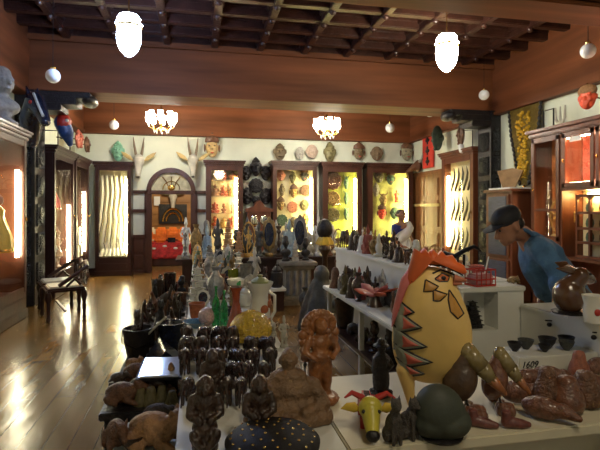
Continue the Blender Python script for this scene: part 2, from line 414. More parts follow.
for q, (a0, a1) in enumerate(((DX0 - .42, DX0 - .04), (DX1 + .04, DX1 + .42))):
    b = B()
    for zz in (.02, .86, 1.47, DS - .02): b.bb(a0, a1, YB - .04, YB + .1, zz - .03, zz + .05, .005)
    b.bb(a0, a0 + .05, YB - .04, YB + .1, 0, DS, .005); b.bb(a1 - .05, a1, YB - .04, YB + .1, 0, DS, .005)
    b.bb(a0, a1, YB, YB + .05, 0, .88); b.bb(a0 + .08, a1 - .08, YB - .03, YB + .02, .12, .42, .01); b.bb(a0 + .08, a1 - .08, YB - .03, YB + .02, .5, .8, .01)
    so = struct('window_%d' % (q + 3), b, CAB)
    B().bb(a0, a1, YB + .02, YB + .03, .9, 1.45).obj('pane', M('frosted pane', (.55, .6, .56), .12, 0, .08, 4, .02), so)
    B().bb(a0, a1, YB + .02, YB + .03, 1.5, 1.92).obj('pane', M('frosted pane'), so)
# room beyond the arch
PAN = M('next room panelling', (.33, .16, .05), .45, 0, .3, 4, .1, 14, grain=0)
b = B(); b.bb(-3.2, 2.4, 15.6, 15.7, 0, 3.4)
for k in range(9): b.bb(-3.2, 2.4, 15.57, 15.61, .3 + k * .36, .32 + k * .36)
struct('wall_next_room_back', b, PAN)
struct('wall_next_room_left', B().bb(-3.3, -3.2, YB + .18, 15.7, 0, 3.4), PAN)
struct('wall_next_room_right', B().bb(2.4, 2.5, YB + .18, 15.7, 0, 3.4), PAN)
struct('ceiling_next_room', B().bb(-3.3, 2.5, YB + .18, 15.7, 3.4, 3.5), CEIL)
# door on the right wall
p0, p1 = atx(414, 200, XR - .06), atx(441, 200, XR - .06)
ya, yb = p1.y, p0.y
X = XR - .08
b = B().bb(X, XR, ya - .1, ya, 0, 2.42, .006).bb(X, XR, yb, yb + .1, 0, 2.42, .006).bb(X, XR, ya - .1, yb + .1, 2.36, 2.46, .006)
dr = struct('door_2', b, DOORW)
ym = (ya + yb) / 2
for a0, a1 in ((ya, ym - .01), (ym + .01, yb)):
    b = B().bb(X + .02, XR - .01, a0, a1, 0, 2.36)
    for z0, z1 in ((.15, .95), (1.1, 1.75), (1.85, 2.27)):
        b.bb(X, X + .03, a0 + .12, a1 - .12, z0, z1, .012)
    b.obj('door_leaf', DOORW, dr)
b = B().box((X - .01, ym, 1.62), (.05, yb - ya, .07), bev=.01); b.obj('cross_bar', M('pale bar wood', (.5, .35, .12), .4), dr)

# ================================================================ cabinets
BACKC = M('cabinet cream lining', (.80, .72, .42), .6, 0, .12, 3, .03, 10)
def place(o, side, u, v=0):
    """side 'L' faces +x from left wall, 'R' faces -x, 'B' faces -y"""
    pass
def cabinet(name, label, loc, rz, W, D, H, base=.35, fr=.09, mat=CAB, lining=BACKC, shelves=(), tube='R', tcol=(1, .86, .38), ts=10, group=None, doors=1, cat='display cabinet', tz=None):
    t = thing(name, label, cat, loc, rz, group)
    th = .03
    b = B()   # carcass, open to the front (-y); y from 0 to D
    b.bb(-W / 2, -W / 2 + th, 0.03, D, .0, H - .08); b.bb(W / 2 - th, W / 2, 0.03, D, 0, H - .08); b.bb(-W / 2, W / 2, .03, D, base - .03, base); b.bb(-W / 2, W / 2, .03, D, H - .12, H - .08)
    b.bb(-W / 2, W / 2, D - .02, D, 0, H - .08); b.obj('carcass', mat, t)
    B().bb(-W / 2 + th, W / 2 - th, D - .035, D - .02, base, H - .12).obj('lining', lining, t)
    B().bb(-W / 2 - .05, W / 2 + .05, -.06, D, H - .08, H - .03, .012).bb(-W / 2 - .025, W / 2 + .025, -.03, D, H - .13, H - .08, .012).bb(-W / 2 - .065, W / 2 + .065, -.08, D, H - .035, H, .008).obj('cornice', mat, t)
    b = B().bb(-W / 2 - .02, W / 2 + .02, -.02, .06, 0, .12, .01).bb(-W / 2, W / 2, 0, .05, .1, base)
    b.bb(-W / 2 + .08, W / 2 - .08, -.015, .01, .17, base - .06, .01); b.obj('plinth', mat, t)
    n = doors
    for k in range(n):
        x0 = -W / 2 + W * k / n; x1 = x0 + W / n
        b = B().bb(x0, x0 + fr, -.005, .03, base, H - .12, .006).bb(x1 - fr, x1, -.005, .03, base, H - .12, .006)
        b.bb(x0 + fr, x1 - fr, -.005, .03, base, base + fr * .8, .006).bb(x0 + fr, x1 - fr, -.005, .03, H - .12 - fr, H - .12, .006)
        d = b.obj('door', mat, t)
        B().bb(x0 + fr, x1 - fr, .012, .017, base + fr * .8, H - .12 - fr).obj('pane', GLASS, d)
        B().ell((x1 - fr / 2, -.015, (base + H) / 2 - .1), (.012, .016, .03), u=8, v=6).obj('handle', BRASS, d)
    for z in shelves: B().bb(-W / 2 + th, W / 2 - th, .05, D - .04, z - .012, z + .006).obj('shelf', M('shelf board', (.55, .45, .25), .5), t)
    if tube:
        xx = {'R': W / 2 - fr - .035, 'L': -W / 2 + fr + .035, 'C': 0}[tube]
        z0, z1 = tz if tz else (base + .12, H - .4)
        e = emit('tube light %g %g' % (ts, tcol[2]), tcol, ts)
        B().cone((xx, .075, z0), (xx, .075, z1), .028, .028, 12).obj('tube_light', e, t, loc=(0, 0, 0))
    return t
L_ = R(90)   # faces +x
HL = 2.6
XF = -2.37
def leftcab(n, label, y0, y1, D=.38, **k): return cabinet('display_cabinet', label, (XF, (y0 + y1) / 2, 0), L_, y1 - y0, D, HL, **k)
ORL = M('orange backdrop cloth', (.62, .26, .08), .7, 0, .5, 2.5, .1, 10)
c1 = leftcab(1, 'nearest glass cabinet on the left, orange backdrop, yellow puppet and a bright upright tube', 6.0, 7.5, lining=ORL, ts=48, tz=(.85, 2.05), tcol=(1, .93, .62), mat=CAB)
c2 = leftcab(2, 'dark cabinet on the left wall holding a red dress doll and a glowing tube', 8.86, 10.2, lining=M('rust backdrop cloth', (.45, .16, .07), .7, 0, .4, 4, .1), ts=48, tz=(.45, 1.6), tcol=(1, .93, .62), mat=CABD)
c3 = leftcab(3, 'narrow dark cabinet filling the left wall beside the corner, striped cloths inside', 10.34, 11.5, ts=48, tz=(.6, 1.9), tcol=(1, .93, .62), mat=CABD)
def backcab(px0, px1, label, H=2.68, D=.4, **k):
    y = YB - D - .02
    a, b_ = aty(px0, 200, y), aty(px1, 200, y)
    return cabinet('display_cabinet', label, ((a.x + b_.x) / 2, y, 0), 0, b_.x - a.x, D, H, **k)
c4 = backcab(95, 131, 'glass cabinet in the far left corner with cream and black striped cloths hanging inside', HL, tube='R', ts=55, fr=.08, mat=CABD, tcol=(1, .92, .55))
c5 = backcab(206, 243, 'narrow glass cabinet right of the arched doorway with red and gold figures on shelves', 2.68, ts=55, shelves=(1.05, 1.42, 1.83, 2.22), tcol=(1, .8, .45), fr=.12, base=.4)
c6 = backcab(273, 317, 'middle glass cabinet on the back wall crowded with many small masks', 2.7, ts=55, fr=.1)
c7 = backcab(323, 362, 'glass cabinet on the back wall with round carved plates on a yellow green lining', 2.7, ts=55, fr=.13, tube='R')
c8 = backcab(368, 413, 'rightmost glass cabinet on the back wall behind the woman in white', 2.7, ts=55, fr=.13, tube='R')
def rightcab(name, label, xf, y0, y1, H, D, **k): return cabinet(name, label, (xf, (y0 + y1) / 2, 0), -L_, y1 - y0, D, H, **k)
c9 = rightcab('display_cabinet', 'glass cabinet on the right wall left of the black column, rows of curved blades inside', 5.36, 8.72, 10.0, 2.76, .24, ts=36, fr=.13, tube='L', tz=(.7, 2.25), mat=CABR, tcol=(1, .85, .45))
# ================================================================ kinds of carvings and wares, each built once at height 1
def PI2(n): return [2 * PI * k / n for k in range(n)]
def k_standing():
    b = B(); b.lathe([(.17, 0), (.18, .03), (.16, .07)], seg=14)
    b.chain([(-.07, 0, .08), (-.06, -.01, .28), (-.05, 0, .47)], [.05, .06, .075]); b.chain([(.07, 0, .08), (.06, -.01, .28), (.05, 0, .47)], [.05, .06, .075])
    b.ell((0, 0, .46), (.13, .1, .1)); b.ell((0, 0, .62), (.125, .085, .14)); b.cap((0, 0, .72), (0, -.01, .8), .045, .045)
    b.ell((0, -.01, .84), (.07, .075, .085)); b.ell((0, -.085, .83), (.014, .02, .025)); b.cone((0, 0, .89), (0, 0, 1), .065, .02)
    b.chain([(-.13, 0, .7), (-.2, -.02, .58), (-.14, -.1, .5)], [.045, .035, .03]); b.chain([(.13, 0, .7), (.2, -.02, .58), (.16, -.1, .68)], [.045, .035, .03])
    for s in (-1, 1): b.ell((s * .065, -.0, .83), (.015, .02, .035))
    b.lathe([(.16, .3), (.13, .42)], seg=12)
    return [('statue', b.mesh('statue', True, vox=.022, sm=2, rough=(.02, .09)), None)]
def k_buddha():
    b = B(); b.lathe([(.4, 0), (.42, .05), (.37, .1), (.4, .14)], seg=18, sy=.75)
    b.chain([(-.12, 0, .22), (-.36, -.1, .2), (-.02, -.26, .18)], [.12, .1, .06]); b.chain([(.12, 0, .22), (.36, -.1, .2), (.02, -.26, .2)], [.12, .1, .06])
    b.ell((0, .02, .36), (.21, .16, .2)); b.ell((0, .02, .52), (.23, .14, .14)); b.cap((0, 0, .6), (0, 0, .7), .07, .065)
    b.ell((0, -.02, .78), (.11, .12, .14)); b.ell((0, 0, .92), (.05, .05, .06)); b.ell((0, -.14, .77), (.018, .025, .035))
    for s in (-1, 1):
        b.chain([(s * .22, .02, .56), (s * .31, -.02, .36), (s * .12, -.24, .26)], [.08, .06, .05]); b.ell((s * .115, 0, .75), (.02, .03, .06)); b.ell((s * .045, -.115, .8), (.025, .02, .012))
    return [('seated_figure', b.mesh('seated_figure', True, vox=.022, sm=2, rough=(.02, .1)), None)]
def k_ganesha():
    b = B(); b.lathe([(.33, 0), (.35, .05), (.3, .1)], seg=16, sy=.75)
    for s in (-1, 1):
        b.chain([(s * .1, 0, .18), (s * .32, -.1, .18), (s * .08, -.22, .16)], [.11, .1, .06]); b.chain([(s * .17, 0, .5), (s * .3, -.04, .38), (s * .26, -.18, .42)], [.07, .055, .05])
        b.ell((s * .2, .02, .7), (.11, .035, .14), rot=(0, s * .25, 0)); b.cone((s * .05, -.12, .62), (s * .1, -.2, .57), .02, .008, 8)
        b.ell((s * .055, -.13, .74), (.02, .015, .018))
    b.ell((0, -.03, .33), (.2, .18, .18)); b.ell((0, 0, .5), (.17, .13, .12)); b.ell((0, -.02, .72), (.13, .13, .13))
    b.chain([(0, -.12, .68), (0, -.2, .55), (.03, -.24, .42), (.1, -.24, .36), (.12, -.23, .41)], [.065, .055, .045, .035, .025])
    b.cone((0, 0, .82), (0, 0, 1), .12, .03, 12)
    return [('elephant_headed_figure', b.mesh('figure', True, vox=.022, sm=2, rough=(.018, .09)), None)]
def k_elephant():
    b = B()
    b.ell((0, .05, .62), (.26, .42, .27)); b.ell((0, -.42, .75), (.18, .19, .2)); b.ell((0, -.5, .86), (.12, .1, .1))
    for s in (-1, 1):
        for y in (-.2, .3): b.cap((s * .15, y, .5), (s * .16, y, .06), .1, .085)
        b.ell((s * .22, -.36, .74), (.05, .12, .18), rot=(0, s * .15, s * .5))
    b.chain([(0, -.56, .72), (0, -.68, .5), (0, -.7, .25), (0, -.78, .12)], [.1, .075, .055, .04])
    b.tube([(0, .45, .7), (0, .53, .5), (0, .5, .3)], [.03, .025, .02])
    body = b.mesh('body', True, vox=.03, sm=2, rough=(.02, .12))
    t = B()
    for s in (-1, 1): t.tube([(s * .09, -.57, .6), (s * .12, -.7, .52), (s * .12, -.8, .56)], [.028, .022, .006], 6)
    return [('body', body, None), ('tusks', t.mesh('tusks'), 'W3')]
def k_horse():
    b = B(); b.ell((0, .05, .55), (.13, .3, .15))
    for s in (-1, 1):
        b.chain([(s * .07, -.14, .5), (s * .07, -.17, .25), (s * .07, -.15, .03)], [.06, .035, .03]); b.chain([(s * .07, .25, .5), (s * .07, .3, .27), (s * .07, .27, .03)], [.08, .035, .03])
        b.cone((s * .035, -.36, .95), (s * .045, -.35, 1.02), .02, .004, 6)
    b.chain([(0, -.18, .6), (0, -.3, .82), (0, -.33, .93)], [.12, .075, .06]); b.chain([(0, -.33, .93), (0, -.5, .8)], [.065, .04])
    b.tube([(0, .34, .6), (0, .44, .45), (0, .43, .2)], [.05, .04, .02]); b.ell((0, 0, .68), (.1, .1, .05))
    return [('horse', b.mesh('horse', True, vox=.022, sm=2, rough=(.012, .1)), None)]
def k_lying():
    b = B(); b.ell((0, 0, .4), (.38, .62, .38)); b.ell((.05, -.62, .62), (.22, .26, .24)); b.chain([(.05, -.8, .58), (.05, -1.0, .45)], [.14, .1])
    for s in (-1, 1): b.chain([(s * .3, -.3, .2), (s * .36, -.65, .1)], [.14, .09]); b.chain([(s * .32, .4, .25), (s * .42, .1, .12)], [.18, .1]); b.ell((.05 + s * .18, -.52, .8), (.05, .08, .12))
    return [('lying_animal', b.mesh('lying_animal', True, vox=.05, sm=2, rough=(.04, .2)), None)]
def k_cat():
    b = B(); b.ell((0, .05, .3), (.2, .26, .3)); b.ell((0, -.06, .52), (.15, .15, .22)); b.ell((0, -.14, .8), (.14, .14, .13)); b.ell((0, -.27, .76), (.06, .07, .05))
    for s in (-1, 1): b.cone((s * .08, -.12, .88), (s * .1, -.11, 1), .05, .01, 8); b.cap((s * .09, -.17, .5), (s * .09, -.2, .05), .06, .05); b.ell((s * .17, .08, .16), (.1, .2, .15))
    return [('seated_animal', b.mesh('seated_animal', True, vox=.024, sm=2, rough=(.015, .1)), None)]
def k_bust():
    b = B(); b.lathe([(.22, 0), (.24, .06), (.14, .12), (.14, .2)], seg=14); b.ell((0, 0, .32), (.3, .17, .16)); b.cap((0, 0, .35), (0, -.01, .55), .1, .085)
    b.ell((0, -.02, .7), (.16, .18, .2)); b.ell((0, .03, .86), (.15, .16, .12)); b.cone((0, -.2, .72), (0, -.22, .65), .02, .04, 8)
    for s in (-1, 1): b.ell((s * .07, -.17, .74), (.04, .025, .02)); b.ell((s * .165, 0, .68), (.025, .04, .07))
    b.ell((0, -.185, .59), (.05, .02, .018))
    return [('bust', b.mesh('bust', True, vox=.022, sm=1, rough=(.008, .06)), None)]
def k_bird():
    b = B(); b.ell((0, 0, .45), (.2, .36, .24), rot=(.3, 0, 0)); b.chain([(0, -.22, .58), (0, -.28, .8)], [.11, .09]); b.ell((0, -.3, .86), (.1, .13, .11)); b.cone((0, -.4, .86), (0, -.56, .82), .05, .005, 8)
    b.chain([(0, .3, .4), (0, .62, .5)], [.12, .04]); b.cone((-.06, 0, .25), (-.06, -.02, .05), .03, .025); b.cone((.06, 0, .25), (.06, -.02, .05), .03, .025); b.ell((0, -.02, .04), (.16, .2, .04))
    return [('bird_carving', b.mesh('bird_carving', True, vox=.025, sm=2), None)]
def k_tableau():
    """dancing figure inside an arch of flame"""
    b = B(); b.lathe([(.3, 0), (.32, .04), (.27, .1)], seg=16, sy=.5)
    b.tube([(.38 * math.cos(a), .02, .52 + .42 * math.sin(a)) for a in [-.35 * PI + .0 - PI * 0 + (1.7 * PI) * k / 22 - .0 for k in range(-1, 22)]], .028, 6)
    for a in [-.3 * PI + 1.6 * PI * k / 14 for k in range(15)]: b.cone((.38 * math.cos(a), .02, .52 + .42 * math.sin(a)), (.47 * math.cos(a), .02, .52 + .5 * math.sin(a)), .03, .004, 6)
    b.chain([(-.05, 0, .12), (-.08, -.02, .28), (0, 0, .42)], [.035, .045, .055]); b.chain([(.02, 0, .42), (.16, -.04, .36), (.06, -.06, .24)], [.055, .042, .03])
    b.ell((0, 0, .52), (.08, .06, .12)); b.ell((0, -.01, .7), (.055, .055, .065)); b.cone((0, 0, .74), (0, 0, .84), .05, .02)
    for s in (-1, 1): b.chain([(s * .07, 0, .6), (s * .2, -.02, .56), (s * .28, -.04, .66)], [.03, .024, .02]); b.chain([(s * .07, 0, .58), (s * .17, -.04, .48), (s * .1, -.1, .46)], [.03, .024, .02])
    return [('dancer_in_arch', b.mesh('dancer', True, vox=.018, sm=1), None)]
def k_vase(prof, name='vase'):
    def f():
        b = B(); b.lathe(prof, seg=24); return [(name, b.mesh(name, 'auto'), None)]
    return f
def shell(prof, t=.02): return prof + [(max(r - t, .004), z) for r, z in prof[::-1][:1]] + [(max(r - t, .003), max(z, t)) for r, z in prof[::-1][1:]]
k_urn = k_vase(shell([(.13, 0), (.14, .03), (.07, .1), (.22, .3), (.3, .52), (.26, .7), (.12, .82), (.1, .9), (.17, 1)]), 'urn')
k_bottle = k_vase([(.11, 0), (.13, .02), (.13, .55), (.1, .66), (.04, .76), (.035, .94), (.05, .95), (.05, 1), (.001, 1)], 'bottle')
k_bowl = k_vase(shell([(.35, 0), (.4, .1), (.75, .5), (.95, 1)], .06), 'bowl')
k_dish = k_vase(shell([(.5, 0), (.6, .15), (1.4, .7), (1.9, 1)], .08), 'dish')
k_pot = k_vase(shell([(.3, 0), (.38, .06), (.48, .95), (.52, 1)], .05), 'pot')
k_goblet = k_vase(shell([(.2, 0), (.2, .03), (.04, .12), (.035, .4), (.09, .5), (.19, .7), (.2, 1)], .015), 'goblet')
k_candle = k_vase([(.2, 0), (.2, .05), (.06, .12), (.09, .2), (.04, .28), (.08, .42), (.035, .5), (.035, .68), (.09, .75), (.05, .82), (.11, .9), (.11, .93), (.03, .94), (.03, 1), (.001, 1)], 'candlestick')
k_ball = k_vase([(.12, 0), (.2, .04)] + [(.5 * math.sin(a) + .0, .52 - .48 * math.cos(a)) for a in [.35 + (PI - .35) * k / 14 for k in range(15)]], 'ball')
k_bell = k_vase([(.42, 0), (.4, .03), (.3, .25), (.25, .55), (.16, .68), (.05, .72), (.04, .85), (.07, .92), (.03, 1), (.001, 1)], 'hand_bell')
def k_jug():
    b = B(); b.lathe(shell([(.2, 0), (.22, .03), (.15, .1), (.3, .35), (.3, .5), (.14, .72), (.13, .85), (.2, 1)]), seg=22)
    h = B(); h.tube([(.13, 0, .86), (.3, 0, .88), (.38, 0, .7), (.27, 0, .5)], .028, 8)
    return [('body', b.mesh('body', 'auto'), None), ('handle', h.mesh('handle'), None)]
def k_teapot():
    b = B(); b.lathe([(.2, 0), (.22, .04), (.4, .2), (.44, .4), (.3, .62), (.16, .68)], seg=22)
    sp = B(); sp.tube([(-.36, 0, .3), (-.55, 0, .42), (-.62, 0, .66)], [.09, .06, .04], 8)
    h = B(); h.tube([(.38, 0, .5), (.62, 0, .58), (.62, 0, .3), (.4, 0, .22)], .035, 8)
    l = B(); l.lathe([(.18, .66), (.14, .78), (.03, .84), (.06, .93), (.001, 1)], seg=16)
    return [('body', b.mesh('body', 'auto'), None), ('spout', sp.mesh('spout'), None), ('handle', h.mesh('handle'), None), ('lid', l.mesh('lid'), None)]
def k_chest():
    b = B(); b.box((0, 0, .32), (1.2, .75, .5), bev=.03)
    for s in (-1, 1):
        for q in (-1, 1): b.box((s * .52, q * .3, .05), (.1, .1, .1))
    l = B(); l.prism([(.62 * math.cos(a) , .58 + .36 * math.sin(a)) for a in [PI * k / 10 for k in range(11)]], -.39, .39)
    k = B(); k.box((0, -.4, .55), (.12, .05, .2), bev=.01)
    return [('body', b.mesh('body', 'auto'), None), ('lid', l.mesh('lid', 'auto'), None), ('clasp', k.mesh('clasp', 'auto'), 'BRASS')]
def k_jar():
    b = B(); b.lathe([(.25, 0), (.3, .04), (.36, .3), (.32, .62), (.24, .68)], seg=20); l = B(); l.lathe([(.27, .67), (.28, .72), (.15, .86), (.04, .9), (.07, .96), (.001, 1)], seg=20)
    return [('body', b.mesh('body', 'auto'), None), ('lid', l.mesh('lid', 'auto'), None)]
def k_frame():
    b = B(); n = 24
    o = [(.36 * math.cos(a) * (1 + .06 * math.cos(8 * a)), .56 + .42 * math.sin(a) * (1 + .06 * math.cos(8 * a))) for a in PI2(48)]
    b.pillow(o, (0, .56), .06); b.box((0, .03, .05), (.4, .24, .09), bev=.02)
    m = B(); m.ell((0, -.05, .56), (.24, .02, .3), u=20, v=10)
    return [('frame', b.mesh('frame', True), None), ('picture', m.mesh('picture'), 'BLUEB')]
def k_bookend():
    b = B(); b.box((0, 0, .06), (.6, .5, .12), bev=.02); b.ell((0, 0, .35), (.22, .2, .26)); b.chain([(0, 0, .5), (-.06, -.1, .75), (0, -.2, .9)], [.14, .1, .07]); b.cone((0, -.2, .9), (.02, -.4, .84), .06, .02)
    return [('head_carving', b.mesh('head_carving', True, vox=.026, sm=1, rough=(.02, .1)), None)]
def k_fish():
    b = B(); b.ell((0, 0, .5), (.22, .7, .42)); b.chain([(0, .6, .5), (0, .9, .55)], [.15, .05]); b.prism([(-.05, .2), (.05, .2), (.05, .9), (-.05, .9)], .85, 1.15); b.cone((0, -.6, .5), (0, -.78, .48), .18, .1)
    b.prism([(-.03, .85), (.03, .85), (.03, 1.05), (-.03, 1.05)], -.2, .3)
    return [('carved_fish', b.mesh('fish', True, vox=.05, sm=2), None)]
def k_tower():
    b = B()
    for k in range(6):
        z = k * .16; r = .2 - k * .025; b.box((0, 0, z + .05), (2 * r, 2 * r, .1), bev=.01); b.box((0, 0, z + .13), (2 * r + .06, 2 * r + .06, .03))
    b.cone((0, 0, .93), (0, 0, 1.0), .06, .01, 8)
    for k in range(5):
        for s in (-1, 1): b.ell((s * .05, -.2 + k * .025, k * .16 + .05), (.025, .02, .04), u=8, v=5)
    return [('carved_tower', b.mesh('tower', 'auto'), None)]
# ---- masks: front faces -y, hang at their base point
def face(b, w=.36, ey=.6, fierce=0, beard=0):
    b.ell((0, .02, .5), (w, .13, .48), u=20, v=14); b.ell((0, -.1, .52), (w * .62, .06, .3), u=14, v=10)
    b.cone((0, -.1, .6), (0, -.19, .44), .03, .065, 10); b.ell((0, -.16, .44), (.08, .05, .04))
    for s in (-1, 1):
        b.ell((s * w * .42, -.12, ey + .08), (w * .3, .05, .025), rot=(0, s * (-.25 if not fierce else .35), 0)); b.ell((s * w * .42, -.13, ey), (w * .22, .045, .04)); b.ell((s * w * 1.0, .05, .52), (.05, .05, .12)); b.ell((s * w * .5, -.1, .4), (.09, .05, .08))
    b.ell((0, -.135, .27), (w * .35, .04, .03)); b.ell((0, -.125, .21), (w * .3, .04, .03)); b.ell((0, -.1, .1), (.1, .07, .07))
    if beard: b.cone((0, -.04, .14), (0, -.04, -.12), .17, .03)
    return b
def k_mask_round():
    return [('carved_face', face(B()).mesh('face', True, vox=.02, sm=1), None)]
def k_mask_crown():
    b = face(B(), .3); c = B()
    c.lathe([(.34, .78), (.36, .84), (.3, .92), (.34, .97), (.22, 1.12), (.1, 1.2), (.04, 1.3)], seg=22, sy=.5)
    for s in (-1, 1): c.ell((s * .36, .02, .5), (.05, .05, .2)); c.ell((s * .28, -.02, .88), (.07, .05, .09))
    l = B().ell((0, -.185, .245), (.1, .015, .028)); e = B()
    for s in (-1, 1): e.ell((s * .13, -.165, .6), (.05, .02, .024))
    return [('carved_face', b.mesh('face', True, vox=.02, sm=1), None), ('crown', c.mesh('crown', True), 'W3'), ('lips', l.mesh('lips'), 'RED'), ('eyes', e.mesh('eyes'), 'BLK')]
def k_mask_long():
    b = B(); b.ell((0, .02, .5), (.24, .12, .52), u=18, v=14); b.cone((0, -.08, .72), (0, -.2, .42), .03, .05); b.ell((0, -.06, .84), (.2, .08, .06))
    for s in (-1, 1): b.ell((s * .1, -.11, .62), (.06, .03, .03)); b.ell((s * .26, .03, .55), (.04, .04, .16))
    b.ell((0, -.11, .24), (.09, .04, .05)); b.cone((0, .02, .95), (0, .02, 1.08), .14, .03)
    return [('carved_face', b.mesh('face', True, vox=.02, sm=1, rough=(.012, .08)), None)]
def k_mask_horn():
    b = face(B(), .28, fierce=1)
    for s in (-1, 1): b.tube([(s * .16, 0, .85), (s * .34, -.02, 1.0), (s * .3, -.03, 1.22)], [.06, .045, .012]); b.cone((s * .07, -.15, .24), (s * .08, -.17, .12), .02, .004, 6)
    return [('carved_face', b.mesh('face', True, vox=.022, sm=1, rough=(.012, .08)), None)]
def k_plaque():
    b = B(); o = [(.5 * math.cos(a) * (1 + .05 * math.cos(12 * a)), .5 + .5 * math.sin(a) * (1 + .05 * math.cos(12 * a))) for a in PI2(48)]
    b.pillow(o, (0, .5), .05); 
    for rr in (.42, .3, .17): b.tube([(rr * math.cos(a), -.045 - .02 * (1 - rr), .5 + rr * math.sin(a)) for a in PI2(24) + [0]], .022, 6)
    for a in PI2(10): b.ell((.36 * math.cos(a), -.04, .5 + .36 * math.sin(a)), (.045, .03, .045), u=8, v=6)
    b.ell((0, -.06, .5), (.1, .05, .1))
    return [('carved_plate', b.mesh('plate', True), None)]
KIND = {k[2:]: v for k, v in list(globals().items()) if k.startswith('k_') and k != 'k_vase'}
CACHE = {}
NAMES = dict(standing='standing_statue', buddha='seated_statue', ganesha='elephant_headed_statue', elephant='elephant_figurine', horse='horse_figurine', lying='lying_animal_carving', cat='seated_animal_carving', bust='bust', bird='bird_carving', tableau='dancer_statue', urn='urn', bottle='bottle', bowl='bowl', dish='dish', pot='pot', goblet='goblet', candle='candlestick', ball='ball_ornament', bell='hand_bell', jug='jug', teapot='teapot', chest='carved_chest', jar='lidded_jar', frame='picture_frame', bookend='head_carving', fish='fish_carving', tower='temple_tower_model', mask_round='mask', mask_crown='crowned_mask', mask_long='long_mask', mask_horn='horned_mask', plaque='carved_plate')
CATS = dict(standing='statue', buddha='statue', ganesha='statue', elephant='figurine', horse='figurine', lying='carving', cat='carving', bust='bust', bird='figurine', tableau='statue', candle='candlestick', chest='box', jar='jar', frame='picture frame', bookend='carving', fish='carving', tower='model', mask_round='mask', mask_crown='mask', mask_long='mask', mask_horn='mask', plaque='plate', ball='ornament', bell='bell', pot='pot', dish='dish')
def put(kind, loc, h, mat, label, group=None, rz=0, wx=1, wy=None, name=None, cat=None, over=None, rx=0, ry=0):
    if kind not in CACHE: CACHE[kind] = KIND[kind]()
    ps = CACHE[kind]; wy = wx if wy is None else wy
    nm = name or NAMES.get(kind, kind); ct = cat or CATS.get(kind, kind)
    if len(ps) == 1: o = link(nm, ps[0][1], mat, None, loc); tag(o, label, ct, group)
    else:
        o = thing(nm, label, ct, loc, 0, group)
        for pn, me, mk in ps: link(pn, me, (over or {}).get(pn) or (globals()[mk] if mk else mat), o)
    o.scale = (h * wx, h * wy, h); o.rotation_euler = (rx, ry, rz)
    return o
ORD = 'first second third fourth fifth sixth seventh eighth ninth tenth eleventh twelfth thirteenth fourteenth fifteenth sixteenth seventeenth eighteenth nineteenth twentieth twenty-first twenty-second twenty-third twenty-fourth twenty-fifth twenty-sixth'.split()
# ================================================================ lights in their fittings
def pendant(loc, col, s, label):
    t = thing('pendant_lamp', label, 'ceiling lamp', loc); em = emit('pendant glow %g' % s, col, s)
    b = B(); b.lathe([(.012, -.25), (.045, -.23), (.095, -.175), (.125, -.1), (.135, -.01), (.13, .06), (.125, .1)], seg=24, flute=.03, nf=12); b.obj('glass_bell', em, t)
    b = B(); b.lathe([(.135, .1), (.15, .115), (.14, .14), (.11, .15), (.13, .19), (.1, .23), (.04, .25)], seg=24, flute=.04, nf=12); b.obj('upper_glass_cap', em, t)
    b = B(); b.lathe([(.145, .085), (.157, .1), (.145, .115)], seg=24); b.obj('metal_band', BRASS, t)
    z = ZT + .3 - loc[2]
    B().cone((0, 0, .24), (0, 0, z), .008, .008, 6).obj('rod', BRASS, t); B().lathe([(.07, z - .03), (.05, z - .06), (.015, z - .08)], seg=14).obj('ceiling_rose', BRASS, t)
pendant(PEND[0], (.42, .58, 1.0), 85, 'glowing bluish white bell lantern hanging at upper left')
pendant(PEND[1], (1, .92, .72), 80, 'glowing warm white bell lantern hanging at upper right')
def chandelier(loc, label):
    t = thing('chandelier', label, 'chandelier', loc, group='glass chandeliers'); z = ZT + .3 - loc[2]
    b = B().lathe([(.02, -.3), (.05, -.26), (.02, -.2), (.045, -.12), (.02, -.05), (.02, .1), (.04, .12), (.01, .2)], seg=14); b.cone((0, 0, .1), (0, 0, z), .007, .007, 6); b.obj('stem', BRASS, t)
    for a in PI2(8):
        c_, s_ = math.cos(a), math.sin(a)
        B().tube([(c_ * .02, s_ * .02, -.2), (c_ * .12, s_ * .12, -.28), (c_ * .24, s_ * .24, -.2), (c_ * .25, s_ * .25, -.12)], .009, 6).obj('arm', BRASS, t)
        B().lathe([(.02, -.12), (.05, -.09), (.055, -.02), (.045, .05), (.052, .09)], (c_ * .25, s_ * .25, 0), seg=12).obj('glass_shade', emit('chandelier bulb', (1, .93, .78), 75), t)
    for a in PI2(8):
        for r, zz in ((.25, -.17), (.14, -.3)): B().ell((math.cos(a) * r, math.sin(a) * r, zz), (.014, .014, .03), u=6, v=4).obj('crystal_drop', CERW, t)
for c_, l in zip(CHAN, ('lit many armed glass chandelier hanging before the arched doorway', 'lit many armed glass chandelier hanging before the rightmost cabinets')): chandelier(c_, l)
GLOBE = M('milk glass', (.75, .77, .8), .15, 0, .03, 3, 0, coat=.4)
def globe(px, py, y, r, label, mat=GLOBE, top=ZT + .3):
    p = aty(px, py, y); t = thing('globe_pendant', label, 'hanging globe', p, group=None)
    B().ell((0, 0, 0), r, u=20, v=14).obj('glass_globe', mat, t); B().lathe([(r * .35, r * .85), (r * .4, r * 1.15), (r * .15, r * 1.3)], seg=12).obj('fitter', BRASS, t)
    B().cone((0, 0, r * 1.2), (0, 0, top - p.z), .004, .004, 6).obj('cord', IRON, t)
globe(53, 76, 6.3, .085, 'unlit white glass globe hanging at upper left above the horse head carving')
globe(588, 51, 4.8, .085, 'unlit white glass globe at the far upper right corner')
globe(484, 95, 7.6, .09, 'unlit white glass globe hanging above the right black column')
globe(390, 128, 10.8, .11, 'unlit white glass globe hanging right of the right chandelier')
globe(114, 125, 10.8, .1, 'unlit white glass globe hanging left of the left chandelier')
